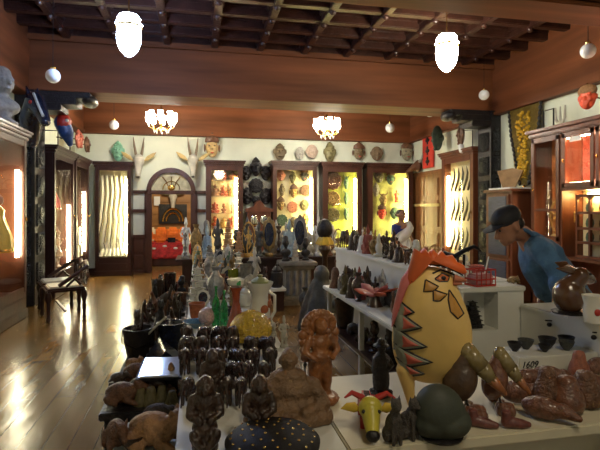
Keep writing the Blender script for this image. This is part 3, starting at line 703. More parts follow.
globe(430, 112, 9.8, .11, 'unlit white glass globe close under the beam beside the right bracket', GLOBE)
globe(88, 102, 9.6, .11, 'small gold domed globe under the beam at the left bracket', M('gold glass', (.5, .36, .14), .2, .5, .2, 4, 0))

# ================================================================ masks and heads high on the walls
def wallm(kind, px, py, h, mat, label, y=YB - .02, **k):
    y = YB - .14 * h - .05; p = aty(px, py, y); h *= 1.15 if py < 163 and px > 205 else 1; return put(kind, (p.x, y, p.z), h, mat, label, **k)
GOLDM = M('gilded wood', (.42, .25, .07), .35, .4, .3, 7, .3)
wallm('mask_crown', 212, 158, .42, M('ochre painted wood', (.55, .38, .16), .5, 0, .3, 6, .2), 'ochre face mask with brown crown and red lips above the narrow red gold cabinet')
wallm('mask_long', 280, 160, .34, M('ash brown wood', (.17, .13, .07), .6), 'wide brown flat topped mask above the left edge of the middle cabinet', wx=1.5)
wallm('mask_round', 300, 160, .3, STL, 'small grey stone mask beside the pale round face mask', wx=.9)
wallm('mask_round', 312, 159, .33, M('pale pink wood', (.55, .42, .32), .5, 0, .2, 6, .3), 'pale pink round face mask above the right edge of the middle cabinet', wx=1.1)
wallm('mask_long', 330, 162, .42, M('olive painted wood', (.20, .18, .08), .5, 0, .3, 6, .3), 'tall olive green mask above the cabinet of round plates', wx=1.2)
wallm('mask_crown', 359, 160, .32, M('ash brown wood'), 'ash brown crowned mask above the gap between the two rightmost cabinets', wx=1.2)
wallm('mask_round', 377, 161, .34, M('worn brown wood', (.20, .14, .08), .6, 0, .3, 6, .4), 'worn brown square jawed mask above the rightmost back cabinet', wx=1.15)
wallm('mask_crown', 407, 161, .36, M('grey painted wood', (.33, .29, .2), .6, 0, .3, 6, .3), 'grey crowned mask with red lips in the right corner of the back wall', wx=1.2)
def stag(px, py, label):
    p = aty(px, py, YB - .17); t = thing('horned_deer_mask', label, 'mask', p, group='deer masks flanking the arched doorway')
    b = B(); b.ell((0, -.06, .05), (.13, .1, .16)); b.cone((0, -.08, .1), (0, -.16, -.32), .12, .055, 14); b.ell((0, -.16, -.33), (.065, .055, .05))
    for s in (-1, 1): b.ell((s * .09, -.1, .05), (.03, .03, .04))
    b.obj('carved_head', STL, t, vox=.018, sm=1)
    for s in (-1, 1):
        B().tube([(s * .06, -.04, .18), (s * .1, -.04, .4), (s * .12, -.05, .6)], [.035, .026, .008], 8).obj('horn', M('horn brown', (.16, .11, .06), .5), t)
        B().pillow([(0, -.03), (.12, .01), (.24, .09), (.3, .2), (.2, .17), (.08, .1)], (.14, .08), .02, Matrix.Translation((s * .1, -.05, .06)) @ Matrix.Diagonal((s, 1, 1, 1))).obj('ear', M('ear gold', (.45, .33, .12), .5), t)
    B().ell((0, -.2, -.34), (.04, .03, .025)).obj('muzzle', BLK, t); B().cone((0, 0, .05), (0, .165, .05), .02, .02, 8).obj('wall_peg', IRON, t)
stag(139, 163, 'pale carved deer mask with long straight horns left of the doorway arch')
stag(193, 163, 'pale carved deer mask with long straight horns right of the doorway arch')
# masks on the left wall
def sidemask(kind, px, py, h, mat, label, x=XL, s=1, rod=0, **k):
    p = atx(px, py, x + s * (.06 + rod)); o = put(kind, p, h, mat, label, rz=s * L_, **k)
    if rod > .1: B().tube([(0, .1, .5), (0, (rod + .06) / h, .5)], .03, 6).obj('rod', IRON, o)
    return o, p
sidemask('mask_round', 79, 149, .42, M('red brown painted mask', (.32, .08, .05), .5, 0, .5, 8, .3), 'red brown painted mask on the left wall above the second cabinet', rod=.3, wx=1.1)
sidemask('mask_round', 87, 153, .38, W3, 'brown wooden mask on the left wall, middle of the three small ones', rod=.3)
sidemask('mask_long', 98, 156, .3, W3, 'smallest brown mask high in the left corner', rod=.4)
wallm('mask_long', 118, 161, .44, M('mint green paint', (.22, .48, .32), .5, 0, .2, 6, .2), 'mint green long mask on the back wall above the left corner cabinet', wx=1.15)
p = atx(62, 132, XL + .55)
t = thing('parrot_mask', 'blue and red drooping bird beak mask beside the left column bracket', 'mask', p, L_)
B().chain([(0, 0, .16), (.02, -.06, 0), (.1, -.1, -.18)], [.13, .12, .05], 12).obj('beak', M('blue lacquer', (.03, .08, .25), .3, 0, .4, 6, .2), t)
B().ell((0, -.02, .16), (.14, .13, .15)).obj('head', RED, t); B().tube([(0, .05, .3), (0, .5, .33)], .01, 6).obj('bracket', IRON, t)
B().ell((-.1, -.1, .18), .03).obj('eye', CERW, t)
def rods(x, ys, z, h, s, label):
    b = B(); b.tube([(x, ys, z), (x, ys, z + h), (x - s * .25, ys, z + h)], .012, 6); o = b.obj('wall_bracket', IRON); tag(o, label, 'bracket'); return o
for (px, py, l) in ((41, 143, 'black iron bracket standing on the second left cabinet near the column'), (58, 143, 'black iron bracket on the second left cabinet by the parrot beak mask'), (70, 150, 'black iron bracket on the left wall beside the red brown mask')):
    p = atx(px, py, -2.5); rods(-2.5, p.y, HL, .35, 1, l)
# stone bust and lacquered horse head on the nearest left cabinet and by the column
put('bust', (-2.5, 7.0, HL), .8, ST, 'large grey stone head standing on top of the nearest left cabinet', rz=R(50), name='stone_bust')
t = thing('horse_head_carving', 'dark blue lacquered horse head with white stripe before the left column bracket', 'carving', (-2.4, 7.88, 2.68), R(45)); t.scale = (1.05,) * 3
B().chain([(.12, .3, -.1), (.06, .15, .2), (0, -.05, .42)], [.13, .16, .13]).chain([(0, -.05, .42), (0, -.32, .1)], [.13, .075]).obj('head', BLUEB, t, vox=.02, sm=2)
B().tube([(-.06, -.13, .5), (-.07, -.26, .33), (-.06, -.37, .16)], .02, 6).obj('white_stripe', CERW, t)
B().ell((-.1, -.13, .37), .03).obj('eye', RED, t)
for s in (-1, 1): B().cone((s * .06, .0, .5), (s * .08, .03, .62), .04, .008, 8).obj('ear', BLUEB, t)
# cluster of black plaques between cabinets
CL = [(256, 175, .36, 'mask_long', BLK, 'black long mask at the top of the dark wall cluster'), (246, 180, .32, 'mask_horn', BLK, 'black horned mask at upper left of the dark wall cluster'), (266, 180, .32, 'mask_horn', BLK, 'black horned mask at upper right of the dark wall cluster'),
      (256, 192, .3, 'plaque', BLK, 'black carved disc at the heart of the dark wall cluster'), (246.5, 190, .22, 'plaque', STL, 'pale round plaque at left of the dark wall cluster'), (266, 190, .22, 'plaque', STL, 'pale round plaque at right of the dark wall cluster'),
      (247, 204, .36, 'mask_horn', BLK, 'black horned mask at lower left of the dark wall cluster'), (266, 204, .36, 'mask_horn', BLK, 'black horned mask at lower right of the dark wall cluster'), (256, 204, .2, 'mask_round', BLK, 'small black mask low in the middle of the dark wall cluster')]
for px, py, h, k, m, l in CL: wallm(k, px, py + 1, h * (1.22 if m is BLK else 1), m, l, wx=1.15 if k != 'plaque' else 1)
# mirror cabinet below the cluster
pa, pb = aty(247, 210, 11.7), aty(271, 210, 11.7)
wd = pb.x - pa.x; t = thing('mirror_cabinet', 'small red brown cabinet with carved pediment and oval mirrors under the black plaques', 'cabinet', ((pa.x + pb.x) / 2, 11.68, 0))
B().bb(-wd / 2, wd / 2, 0, .35, 0, 1.45, .01).obj('body', CABR, t)
B().prism([(-wd / 2 - .04, 1.45), (wd / 2 + .04, 1.45), (wd / 2 + .04, 1.52), (.14, 1.58), (.08, 1.68), (0, 1.74), (-.08, 1.68), (-.14, 1.58), (-wd / 2 - .04, 1.52)], -.03, .3).obj('pediment', CABR, t)
b = B()
for s in (-1, 1): b.ell((s * wd * .2, -.01, 1.25), (.09, .012, .14), u=18, v=8)
b.obj('mirror', M('mirror silver', (.8, .8, .75), .05, 1, .02, 3, 0), t); B().bb(-wd / 2 + .04, wd / 2 - .04, -.03, .0, .1, 1.0, .01).obj('door', CABR, t)
# right wall pieces
p = atx(418, 170, XR - .12)
t = thing('winged_animal_mask', 'small brown horned animal mask beside the red panel high on the right wall', 'mask', p, -L_)
B().ell((0, 0, .1), (.13, .1, .16)).chain([(0, -.05, .1), (0, -.3, -.05)], [.1, .04]).obj('head', W3, t, vox=.02, sm=1)
for s in (-1, 1): B().tube([(s * .08, 0, .2), (s * .22, 0, .26), (s * .26, 0, .4)], [.04, .03, .01]).obj('horn', STL, t)
p = atx(429, 151, XR - .03)
t = thing('red_wall_panel', 'red hanging panel with dark figures on the right wall near the corner', 'wall panel', p, -L_)
B().bb(-.28, .28, -.04, 0, -.42, .42, .01).obj('board', M('bright red cloth', (.62, .05, .03), .6, 0, .2, 5, .1), t)
b = B()
for k in range(3): b.ell((0, -.045, -.26 + k * .26), (.12, .015, .05)); b.box((0, -.045, -.26 + k * .26), (.04, .02, .2)); b.ell((0, -.05, -.19 + k * .26), (.05, .015, .05))
b.obj('painted_figures', BLK, t)
p = atx(437, 146, XR - .3)
t = thing('profile_mask', 'dark green mask in profile on a rod beside the red panel', 'mask', p, R(200))
face(B(), .3).obj('carved_face', M('dark green paint', (.04, .07, .05), .5, 0, .4, 6, .3), t, vox=.022, sm=1, loc=(0, 0, -.2)); t.scale = (.55, .55, .6)
B().tube([(0, .1, .3), (.05, .35, .3)], .012, 6).obj('rod', IRON, t)
p = atx(461, 146, XR - .3)
t = thing('rod_mask', 'brown face mask with white scarf on a rod above the blade cabinet', 'mask', p, R(-110))
face(B(), .32).obj('carved_face', W3, t, vox=.022, sm=1); B().chain([(0, 0, .0), (.05, .02, -.22)], [.14, .12]).obj('scarf', PAPER, t); B().ell((0, .04, .86), (.33, .14, .2)).obj('hair', HAIR, t); t.scale = (.46, .46, .46)
B().tube([(0, .1, .7), (0, .5, .7), (0, .5, -.3)], .02, 6).obj('rod', IRON, t)
p = atx(587, 110, 5.25)
t = thing('red_face_mask', 'orange red face mask with brown woven cap on a rod at upper right', 'mask', p, R(-70)); t.scale = (.33, .33, .33)
face(B(), .36).obj('carved_face', M('orange red lacquer', (.75, .09, .03), .35, 0, .2, 5, .2), t, vox=.022, sm=1)
B().ell((0, .03, .8), (.4, .2, .28), u=18).obj('cap', M('woven brown', (.30, .15, .06), .7, 0, .3, 14, .5), t); B().cone((0, .03, 1.04), (0, .03, 1.14), .05, .02).obj('cap_knob', BRASS, t)
B().tube([(.1, .15, .55), (.2, 1.1, .55)], .03, 6).obj('rod', IRON, t)
p = atx(549, 131, 5.35)
t = thing('antler_candelabra', 'black bracket with pale horn curls on top of the right cabinet', 'ornament', (5.35, p.y, 2.76), -L_)
B().tube([(-.12, 0, 0), (-.12, 0, .3), (.1, 0, .3), (.1, 0, 0)], .014, 6).obj('bracket', IRON, t)
for s in (-1, 0, 1): B().tube([(.24, 0, 0), (.24 + s * .09, 0, .12), (.24 + s * .1, 0, .3)], [.025, .02, .01]).obj('horn_curl', STL, t)
# tapestry: long tapering embroidered panel
Xt = 5.56; a, b_, c_, d_ = atx(510, 110, Xt), atx(542, 100, Xt), atx(533, 184, Xt), atx(520, 182, Xt)
ym, zm = (a.y + b_.y) / 2, (a.z + c_.z) / 2
t = thing('beaded_wall_hanging', 'long tapering golden beaded hanging with dark fringe on the white right wall', 'wall hanging', (Xt, ym, zm), -L_)
hw, hh = abs(a.y - b_.y) / 2, (a.z - c_.z) / 2
out = [(-hw, hh), (hw, hh), (hw * .85, hh * .3), (hw * .6, -hh * .5), (hw * .28, -hh), (-hw * .28, -hh), (-hw * .65, -hh * .5), (-hw * .85, hh * .3)]
B().prism(out, -.02, .02).obj('cloth', swirl('gold beadwork', (.50, .35, .08), .45, 22, .04, (.38, .27, .07)), t)
b = B(); random.seed(3)
for k in range(150):
    z = random.uniform(-hh * .85, hh * .85); ww = hw * (.35 + .5 * (z + hh) / (2 * hh)); b.ell((random.uniform(-ww * .7, ww * .5), -.03, z), random.uniform(.015, .035), u=8, v=6)
b.obj('gold_beads', M('gold beads', (.75, .5, .06), .3, .6, .2, 9, .2), t)
for s in (-1, 1):
    b = B()
    for k in range(16):
        f = k / 15; z = hh * .95 - 1.9 * hh * f; ww = hw * (1 - .15 * f / .35 if f < .35 else .85 - .57 * (f - .35) / .65); b.ell((s * ww, -.02, z), (.035, .03, .05), u=8, v=6)
    b.obj('dark_fringe', BLK, t)
B().bb(-hw - .03, hw + .03, -.04, .03, hh - .01, hh + .07).obj('top_bar', CABD, t); B().ell((0, -.02, -hh - .08), (.03, .03, .09)).obj('tassel', BRASS, t)
# low chest cabinet with a fan-shaped wooden piece
X0 = 5.0; a, b_ = atx(486, 190, X0), atx(505, 190, X0)
t = thing('side_cabinet', 'red brown side cabinet with blue door panel standing behind the man in blue', 'cabinet', (X0, (a.y + 7.0) / 2, 0), -L_)
W = a.y - 7.0; H = 1.5 + (210 - 189) / F * 8.0
B().bb(-W / 2, W / 2, .0, .58, 0, H - .05, .01).obj('body', CABR, t); B().bb(-W / 2 - .04, W / 2 + .04, -.04, .6, H - .05, H, .01).obj('top', CABR, t)
for z0, z1 in ((H - .55, H - .12), (H - 1.1, H - .62), (.15, H - 1.2)):
    d = B().bb(-W / 2 + .06, W / 2 - .06, -.025, 0, z0 - .03, z1 + .03, .008).obj('door', CABR, t); B().bb(-W / 2 + .12, W / 2 - .12, -.035, -.02, z0, z1, .006).obj('blue_panel', M('blue black slats', (.04, .05, .10), .4, 0, .4, 8, .3, stretch=(1, 1, 12)), d)
B().bb(-W / 2 + .1, W / 2 - .05, -.01, .45, H, H + .03).obj('cloth_runner', PAPER, t)
p = Vector((5.3, 7.5, H + .03)); t = thing('fan_shaped_board', 'tan fan shaped wooden board standing on the side cabinet', 'ornament', p, R(-55), s=.62)
B().prism([(-.16, 0), (.14, 0), (.2, .1), (.38, .48), (.1, .56), (-.32, .5), (-.24, .2)], -.04, .04).obj('board', M('tan board', (.38, .23, .10), .6, 0, .25, 5, .1), t)
# ================================================================ what the cabinets hold
def incab(c, u, d, z):
    """a point inside cabinet c: u across, d depth from the front, z up"""
    return c.matrix_basis @ Vector((u, d, z))
def put_in(c, kind, u, d, z, h, mat, label, rz=0, **k): return put(kind, incab(c, u, d, z), h, mat, label, rz=c.rotation_euler.z + rz, **k)
# striped cloths in the corner cabinets: each strip hangs from the top and spreads over a mound
STRIPE = M('cream striped cloth', (.85, .80, .60), .7, 0, .08, 4, .05)
DARKST = M('dark stripe', (.10, .07, .04), .7)
def cloths(c, W, n, z1, where, num=0):
    for k in range(n):
        u0 = -W / 2 + .1 + (W - .2) * (k + .5) / n
        t = thing('hanging_striped_cloth', '%s cream and black striped cloth from the left hanging in the %s' % (ORD[k], where), 'cloth', incab(c, u0, .2, .45), c.rotation_euler.z, 'striped cloths in the ' + where)
        b = B(); s = B(); sg = (u0 / (W / 2)); hw = (W - .2) / n * .36
        P = [(0 - sg * .0, .06, z1), (sg * .02 + .03, .03, z1 - .4), (-.02, .04, z1 * .55), (sg * .06, .0, z1 * .4), (sg * .12 - .04, -.06, .3), (sg * .1, -.1, .05)]
        for i in range(len(P) - 1):
            (x0, y0, z0), (x1, y1, z1_) = P[i], P[i + 1]
            b.prism([(x0 - hw, z0), (x0 + hw * .3, z0), (x1 + hw * .3, z1_), (x1 - hw, z1_)], min(y0, y1), min(y0, y1) + .02)
            s.prism([(x0 + hw * .35, z0), (x0 + hw * .8, z0), (x1 + hw * .8, z1_), (x1 + hw * .35, z1_)], min(y0, y1) - .002, min(y0, y1) + .02)
        b.obj('cream_band', STRIPE, t); s.obj('dark_band', DARKST, t)
cloths(c4, .82, 6, 1.85, 'far left corner cabinet')
cloths(c3, 1.22, 4, 1.7, 'narrow left wall cabinet')
def mound(c, W, label):
    b = B()
    for k in range(7):
        x = -W / 2 + .12 + (W - .24) * k / 6; b.tube([(x * .4, .26, .42 - 0), (x * .8, .15, .25), (x, .07, .05)], [.03, .045, .05], 8)
    o = b.obj('striped_cloth_pile', STRIPE, loc=incab(c, 0, 0, .38), rot=(0, 0, c.rotation_euler.z)); tag(o, label, 'cloth')
mound(c4, .8, 'fan of striped cloth heaped on the floor of the far left corner cabinet')
# dolls in the left cabinets
def doll(c, u, z, s, dress, label, rz=0):
    t = thing('dressed_doll', label, 'puppet', incab(c, u, .19, z), c.rotation_euler.z + rz, s=s)
    B().lathe([(.26, 0), (.22, .3), (.1, .58), (.12, .72), (.06, .8)], seg=20, flute=.08, nf=7).obj('dress', dress, t)
    B().ell((0, -.02, .9), (.075, .08, .1)).cap((0, 0, .76), (0, 0, .84), .03, .03).obj('head', SKIN, t)
    B().ell((0, .02, .95), (.085, .085, .08)).obj('hair', HAIR, t)
    for q in (-1, 1): B().chain([(q * .1, 0, .72), (q * .22, -.03, .55), (q * .2, -.1, .42)], [.04, .03, .025]).obj('arm', dress, t)
    B().lathe([(.27, .02), (.262, .06)], seg=20).obj('hem', BRASS, t)
doll(c1, .25, .95, .75, M('yellow silk', (.75, .50, .06), .5, 0, .3, 8, .2, grain=2), 'puppet in a long yellow dress with red hem in the nearest left cabinet')
doll(c2, -.1, 1.5, .58, M('bright red silk', (.72, .05, .03), .5, 0, .3, 8, .2), 'red dress doll in the upper part of the second left cabinet')
put_in(c1, 'tableau', -.22, .2, .4, .8, M('gilded wood'), 'golden dancer figure beside the yellow puppet in the nearest left cabinet')
put_in(c2, 'standing', .2, .2, .4, .8, W4, 'brown standing figure low in the second left cabinet')
put_in(c2, 'bust', -.2, .2, .4, .6, STL, 'pale bust low in the second left cabinet')
# shelves of red and gold figures
FIG = [M('red gold wood', (.55, .14, .05), .4, 0, .5, 9, .3), M('ochre wood', (.55, .34, .08), .4, 0, .4, 9, .3), M('rust red wood', (.48, .10, .04), .4, 0, .4, 9, .3), W5, W4]
for r_, (z, kinds) in enumerate(((1.06, ('bust', 'jar', 'ganesha')), (1.43, ('ganesha', 'bust', 'standing')), (1.84, ('buddha', 'ganesha', 'bell')), (2.23, ('bust', 'jar', 'teapot')))):
    for k, kd in enumerate(kinds):
        h = (.3, .27, .3, .26)[r_] * (1 - .12 * (k == 1) + .0)
        put_in(c5, kd, -.22 + .21 * k, .2, z, h, FIG[(r_ * 2 + k) % 5], 'small %s %s, %s, on the %s shelf of the narrow red and gold cabinet' % (('red', 'ochre', 'rust', 'orange', 'tan')[(r_ * 2 + k) % 5], {'bust': 'bust', 'jar': 'lidded jar', 'ganesha': 'elephant god', 'standing': 'figure', 'buddha': 'seated figure', 'bell': 'bell', 'teapot': 'pot'}[kd], ('left', 'middle', 'right')[k], ('lowest', 'second', 'third', 'top')[r_]), group='figures in the narrow red and gold cabinet')
# masks in the middle cabinet
MM = [M('pink clay', (.50, .20, .12), .5, 0, .2, 6, .3), GRN, OLIVE, M('ash brown wood'), STD, M('gilded wood'), BRZ, W3]
MN = ['pink clay', 'green', 'olive', 'ash brown', 'dark grey', 'gilded', 'bronze', 'brown']
rows = ((2.22, 3), (1.85, 3), (1.48, 3), (1.1, 3))
for r_, (z, n) in enumerate(rows):
    for k in range(n):
        i = (r_ * 3 + k * 2) % 8; kd = ('mask_round', 'mask_long', 'mask_crown', 'plaque')[(r_ + k) % 4]
        put_in(c6, kd, -.31 + .3 * k + .03 * (r_ % 2), .28, z - .05 * (k % 2), .29, MM[i], '%s %s, %s of the %s row in the middle cabinet' % (MN[i], {'mask_round': 'round mask', 'mask_long': 'long mask', 'mask_crown': 'crowned mask', 'plaque': 'round plate'}[kd], ('left', 'middle', 'right')[k], ('top', 'second', 'third', 'lowest')[r_]), group='small masks in the middle cabinet')
YG = M('yellow green lining', (.42, .46, .08), .7, 0, .35, 3, .1)
for c in (c7, c8):
    for ch in c.children:
        if ch.name.startswith('lining'): ch.material_slots[0].link = 'OBJECT'; ch.material_slots[0].material = YG if c is c7 else M('leafy lining', (.60, .62, .20), .7, 0, .6, 3, .1)
for px, py, s, m, l in ((-.17, 2.02, .46, W3, 'largest round carved plate at the top of the plate cabinet'), (-.17, 1.6, .38, BRZ, 'middle round bronze plate in the plate cabinet'), (-.17, 1.2, .36, OLIVE, 'lowest round olive plate in the plate cabinet')):
    put_in(c7, 'plaque', px, .28, py, s, m, l)
for z, l in ((2.02, 'top'), (1.62, 'middle'), (1.22, 'lowest')):
    put_in(c7, 'mask_horn', .18, .26, z, .36, GRN, '%s of three narrow green masks at right in the plate cabinet' % l, wx=.6)
for i, (u, z, kd, m, l) in enumerate(((-.22, 2.2, 'mask_round', OLIVE, 'olive round mask at upper left in the rightmost back cabinet'), (.1, 2.15, 'mask_crown', GRN, 'green crowned mask at upper right in the rightmost back cabinet'), (-.3, 1.85, 'mask_long', STL, 'pale long mask at left in the rightmost back cabinet'), (-.1, 1.6, 'mask_horn', BRZ, 'bronze horned mask in the centre of the rightmost back cabinet'),
        (-.14, 1.25, 'mask_crown', M('bright red lacquer', (.7, .06, .03), .4, 0, .3, 8, .2), 'red crowned mask low in the rightmost back cabinet'), (.26, 1.7, 'standing', M('bright red lacquer'), 'red standing figure at right in the rightmost back cabinet'), (.22, 1.25, 'mask_round', GRN, 'green mask just above the head of the woman in white'))):
    put_in(c8, kd, u, .25, z, .34, m, l)
# curved blades in the right wall cabinet
for r_ in range(3):
    for k in range(5):
        u = -.36 + .17 * k; t = thing('curved_blade', '%s curved blade from the left in the %s row of the right wall cabinet' % (ORD[k], ('lower', 'middle', 'upper')[r_]), 'blade', incab(c9, u, .13, .62 + .64 * r_), c9.rotation_euler.z, 'blades in the right wall cabinet')
        b = B(); b.tube([(-.05, 0, .12), (.03, 0, .25), (.06, 0, .38), (.02, 0, .52)], [.028, .026, .02, .004], 6); b.obj('blade', OLIVE if k % 2 else STD, t); B().cap((-.05, 0, .12), (-.09, 0, .03), .02, .024).obj('hilt', W2, t)

# ================================================================ big right cabinet (near, beyond the man)
yR = atx(531, 200, 5.2).y; ye = 4.3
t = thing('wall_cabinet', 'large red brown cabinet at the right edge with glass doors and red carved panels', 'cabinet', (5.2, (yR + ye) / 2, 0), -L_)
W = yR - ye; D = .4; H = 2.75; g = .62     # first bay width
def U(px, z=2): return -(atx(px, 200, 5.2).y - (yR + ye) / 2)
ua, ub, uc = -W / 2, U(561), U(595)
b = B(); b.bb(ua, ua + .04, 0, D, 0, H - .1); b.bb(W / 2 - .04, W / 2, 0, D, 0, H - .1); b.bb(ua, W / 2, D - .03, D, 0, H - .1); b.bb(ub - .02, ub + .02, 0, D, 0, H - .1); b.bb(ua, W / 2, 0, D, H - .14, H - .1); b.bb(ua, ub, 0, D, 1.0, 1.04); b.bb(ub, W / 2, 0, D, 1.78, 1.82); b.bb(ub, W / 2, 0, D, .78, .82); b.bb(ua, W / 2, -.0, D, 0, .2)
b.obj('carcass', CABR, t)
B().bb(ua - .06, W / 2 + .06, -.08, D, H - .05, H, .01).bb(ua - .03, W / 2 + .03, -.04, D, H - .12, H - .05, .015).obj('cornice', CABR, t)
def gdoor(x0, x1, z0, z1, f=.07, bars=()):
    b = B().bb(x0, x0 + f, -.02, .02, z0, z1, .006).bb(x1 - f, x1, -.02, .02, z0, z1, .006).bb(x0, x1, -.02, .02, z0, z0 + f, .006).bb(x0, x1, -.02, .02, z1 - f, z1, .006)
    for z in bars: b.bb(x0, x1, -.015, .015, z - .02, z + .02)
    d = b.obj('door', CABR, t); B().bb(x0 + f, x1 - f, .0, .005, z0 + f, z1 - f).obj('pane', GLASS, d); B().ell((x0 + f / 2, -.03, (z0 + z1) / 2), (.012, .014, .03), u=8, v=6).obj('handle', BRASS, d)
gdoor(ua + .03, ub - .02, 1.04, H - .14, bars=(1.5,)); gdoor(ua + .03, ub - .02, .22, 1.0)
um = ub + (uc - ub) * 1.0
gdoor(ub + .03, um, 1.82, H - .14); gdoor(um + .02, min(W / 2 - .04, um + .8), 1.82, H - .14)
REDP = swirl('red carved backlit panel', (.75, .13, .07), .35, 12, .05, (.85, .32, .2))
B().bb(ub + .03, W / 2 - .05, D - .06, D - .03, 1.82, H - .14).obj('red_carved_panel', REDP, t)
B().bb(ua + .05, ub - .03, D - .06, D - .03, .2, H - .14).obj('rust_lining', M('rust lining', (.55, .20, .05), .6, 0, .5, 4, .1), t)
e1 = emit('red cabinet tube', (1, .62, .38), 60)
B().cone((ub + .06, .1, 1.88), (W / 2 - .08, .1, 1.88), .02, .02).obj('tube_light', e1, t); B().cone((ub + .06, .06, 2.55), (W / 2 - .08, .06, 2.55), .02, .02).obj('tube_light', e1, t)
B().cone((ub - .06, .12, 1.1), (ub - .06, .12, 1.7), .015, .015).obj('tube_light', emit('cabinet tube warm', (1, .75, .4), 40), t)
# arched spice-cupboard insert
B().bb(ub + .03, W / 2 - .05, D - .05, D - .03, .82, 1.78).obj('cream_lining', BACKC, t)
b = B(); x0, x1 = ub + .18, W / 2 - .05; n = 7; wq = (x1 - x0) / n
for k in range(n + 1): b.bb(x0 + k * wq - .016, x0 + k * wq + .016, .10, .14, .82, 1.72)
for z in (.84, 1.04, 1.24, 1.46, 1.70): b.bb(x0, x1, .10, .14, z - .018, z + .018)
for k in range(n):
    cxx = x0 + (k + .5) * wq; rr = wq / 2
    b.prism([(cxx - rr, 1.7)] + [(cxx - rr * math.cos(a), 1.6 + rr * .8 * math.sin(a)) for a in [PI * q / 8 for q in range(9)]] + [(cxx + rr, 1.7)], .105, .135)
b.obj('arched_lattice', CABR, t)
B().cone((x0, .3, 1.72), (x1, .3, 1.72), .02, .02).obj('tube_light', emit('amber tube', (1, .68, .26), 90), t)
for z, nm in ((1.06, 'lower'), (1.26, 'middle'), (1.48, 'upper')):
    B().bb(x0, x1, .12, D - .05, z - .02, z - .005).obj('inner_shelf', CABR, t)
    for k in range(5):
        p = t.matrix_basis @ Vector((x0 + (k + .5) * wq, .22, z)); put('jar', p, .15, (GRN, BRZ, SILV)[k % 3], '%s small jar from the left on the %s shelf behind the arched lattice' % (ORD[k], nm), group='jars behind the arched lattice')
put('tableau', t.matrix_basis @ Vector((ua + .42, .2, 1.06)), .66, M('gilded wood'), 'golden dancer figure in the narrow bay of the large right cabinet', rz=-L_)
o = B().bb(-.1, .1, -.01, 0, -.035, .035).obj('price_card', PAPER, loc=t.matrix_basis @ Vector(((ub + um) / 2, -.03, 2.5)), rot=(0, 0, -L_)); tag(o, 'small white card fixed high on the glass door of the red panel cabinet', 'card')

# ================================================================ next room: bench heaped with textiles, carvings on the wall
t = thing('draped_bench', 'low bench covered by a red cloth with white pattern in the room beyond the arch', 'bench', (-.85, 13.9, 0))
B().bb(-.9, .9, -.45, .45, .0, .6, .03).obj('frame', CAB, t)
b = B(); b.bb(-.98, .98, -.53, .5, .2, .62, .04); b.obj('red_cloth', M('red patterned cloth', (.50, .03, .03), .7, 0, .5, 12, .3), t)
for k in range(7): B().ell((-.85 + .28 * k, -.54, .48 + .06 * (k % 2)), (.06, .01, .03), u=8, v=5).obj('white_flower', PAPER, t)
ORC = M('orange cloth', (.95, .24, .03), .7, 0, .3, 9, .3)
cl = [('orange', ORC), ('cream', STRIPE), ('orange', ORC), ('dark blue', BLUEB), ('orange', ORC), ('yellow', M('yellow silk'))]
for r_, (yy, zz, nm, n) in enumerate(((13.62, .62, 'front', 6), (13.95, .62, 'middle', 6), (14.2, .62, 'rear', 6))):
    for k in range(n):
        q, mq = cl[(k * (r_ + 1) + r_) % 6] if r_ == 0 else (('orange', ORC) if (k + r_) % 3 else cl[k])
        hh_ = .13 + .13 * r_
        o = B().box((0, 0, hh_ / 2), (.3, .24, hh_), bev=.05).obj('folded_cloth', mq, loc=(-1.62 + .31 * k, yy, zz + .001), rot=(0, 0, .04 * ((k + r_) % 3 - 1)))
        tag(o, '%s folded %s cloth from the left in the %s row on the draped bench' % (ORD[k], q, nm), 'folded cloth', 'folded cloths on the bench')
p = aty(173, 222, 15.5)
t = thing('arched_picture', 'black framed picture with a golden arch hanging in the room beyond the doorway', 'picture', (p.x, 15.55, p.z))
B().bb(-.42, .42, -.03, 0, -.05, .55).obj('board', BLK, t)
b = B()
for r in (.3, .2): b.tube([(r * math.cos(a), -.04, .02 + 1.3 * r * math.sin(a)) for a in [PI * k / 14 for k in range(15)]], .035, 6)
b.obj('golden_arch', BRASS, t)
p = aty(173, 200, 15.5); t = thing('horned_skull', 'small horned skull hanging on the panelled wall seen through the doorway', 'skull', (p.x, 15.5, p.z))
B().ell((0, -.02, .1), (.13, .08, .12)).cone((0, -.03, .08), (0, -.1, -.25), .11, .05).obj('skull', STL, t)
for s in (-1, 1): B().tube([(s * .08, 0, .16), (s * .3, 0, .18), (s * .4, 0, .36)], [.04, .03, .01]).obj('horn', OLIVE, t)
o = B().bb(-.09, .09, -.01, 0, -.14, .14).obj('paper_notice', PAPER, loc=aty(157, 201, 13.5)); o.location.y = 15.56; o.location.x, o.location.z = aty(157, 201, 15.56).x, aty(157, 201, 15.56).z; tag(o, 'white paper notice on the panelling seen through the doorway', 'notice')

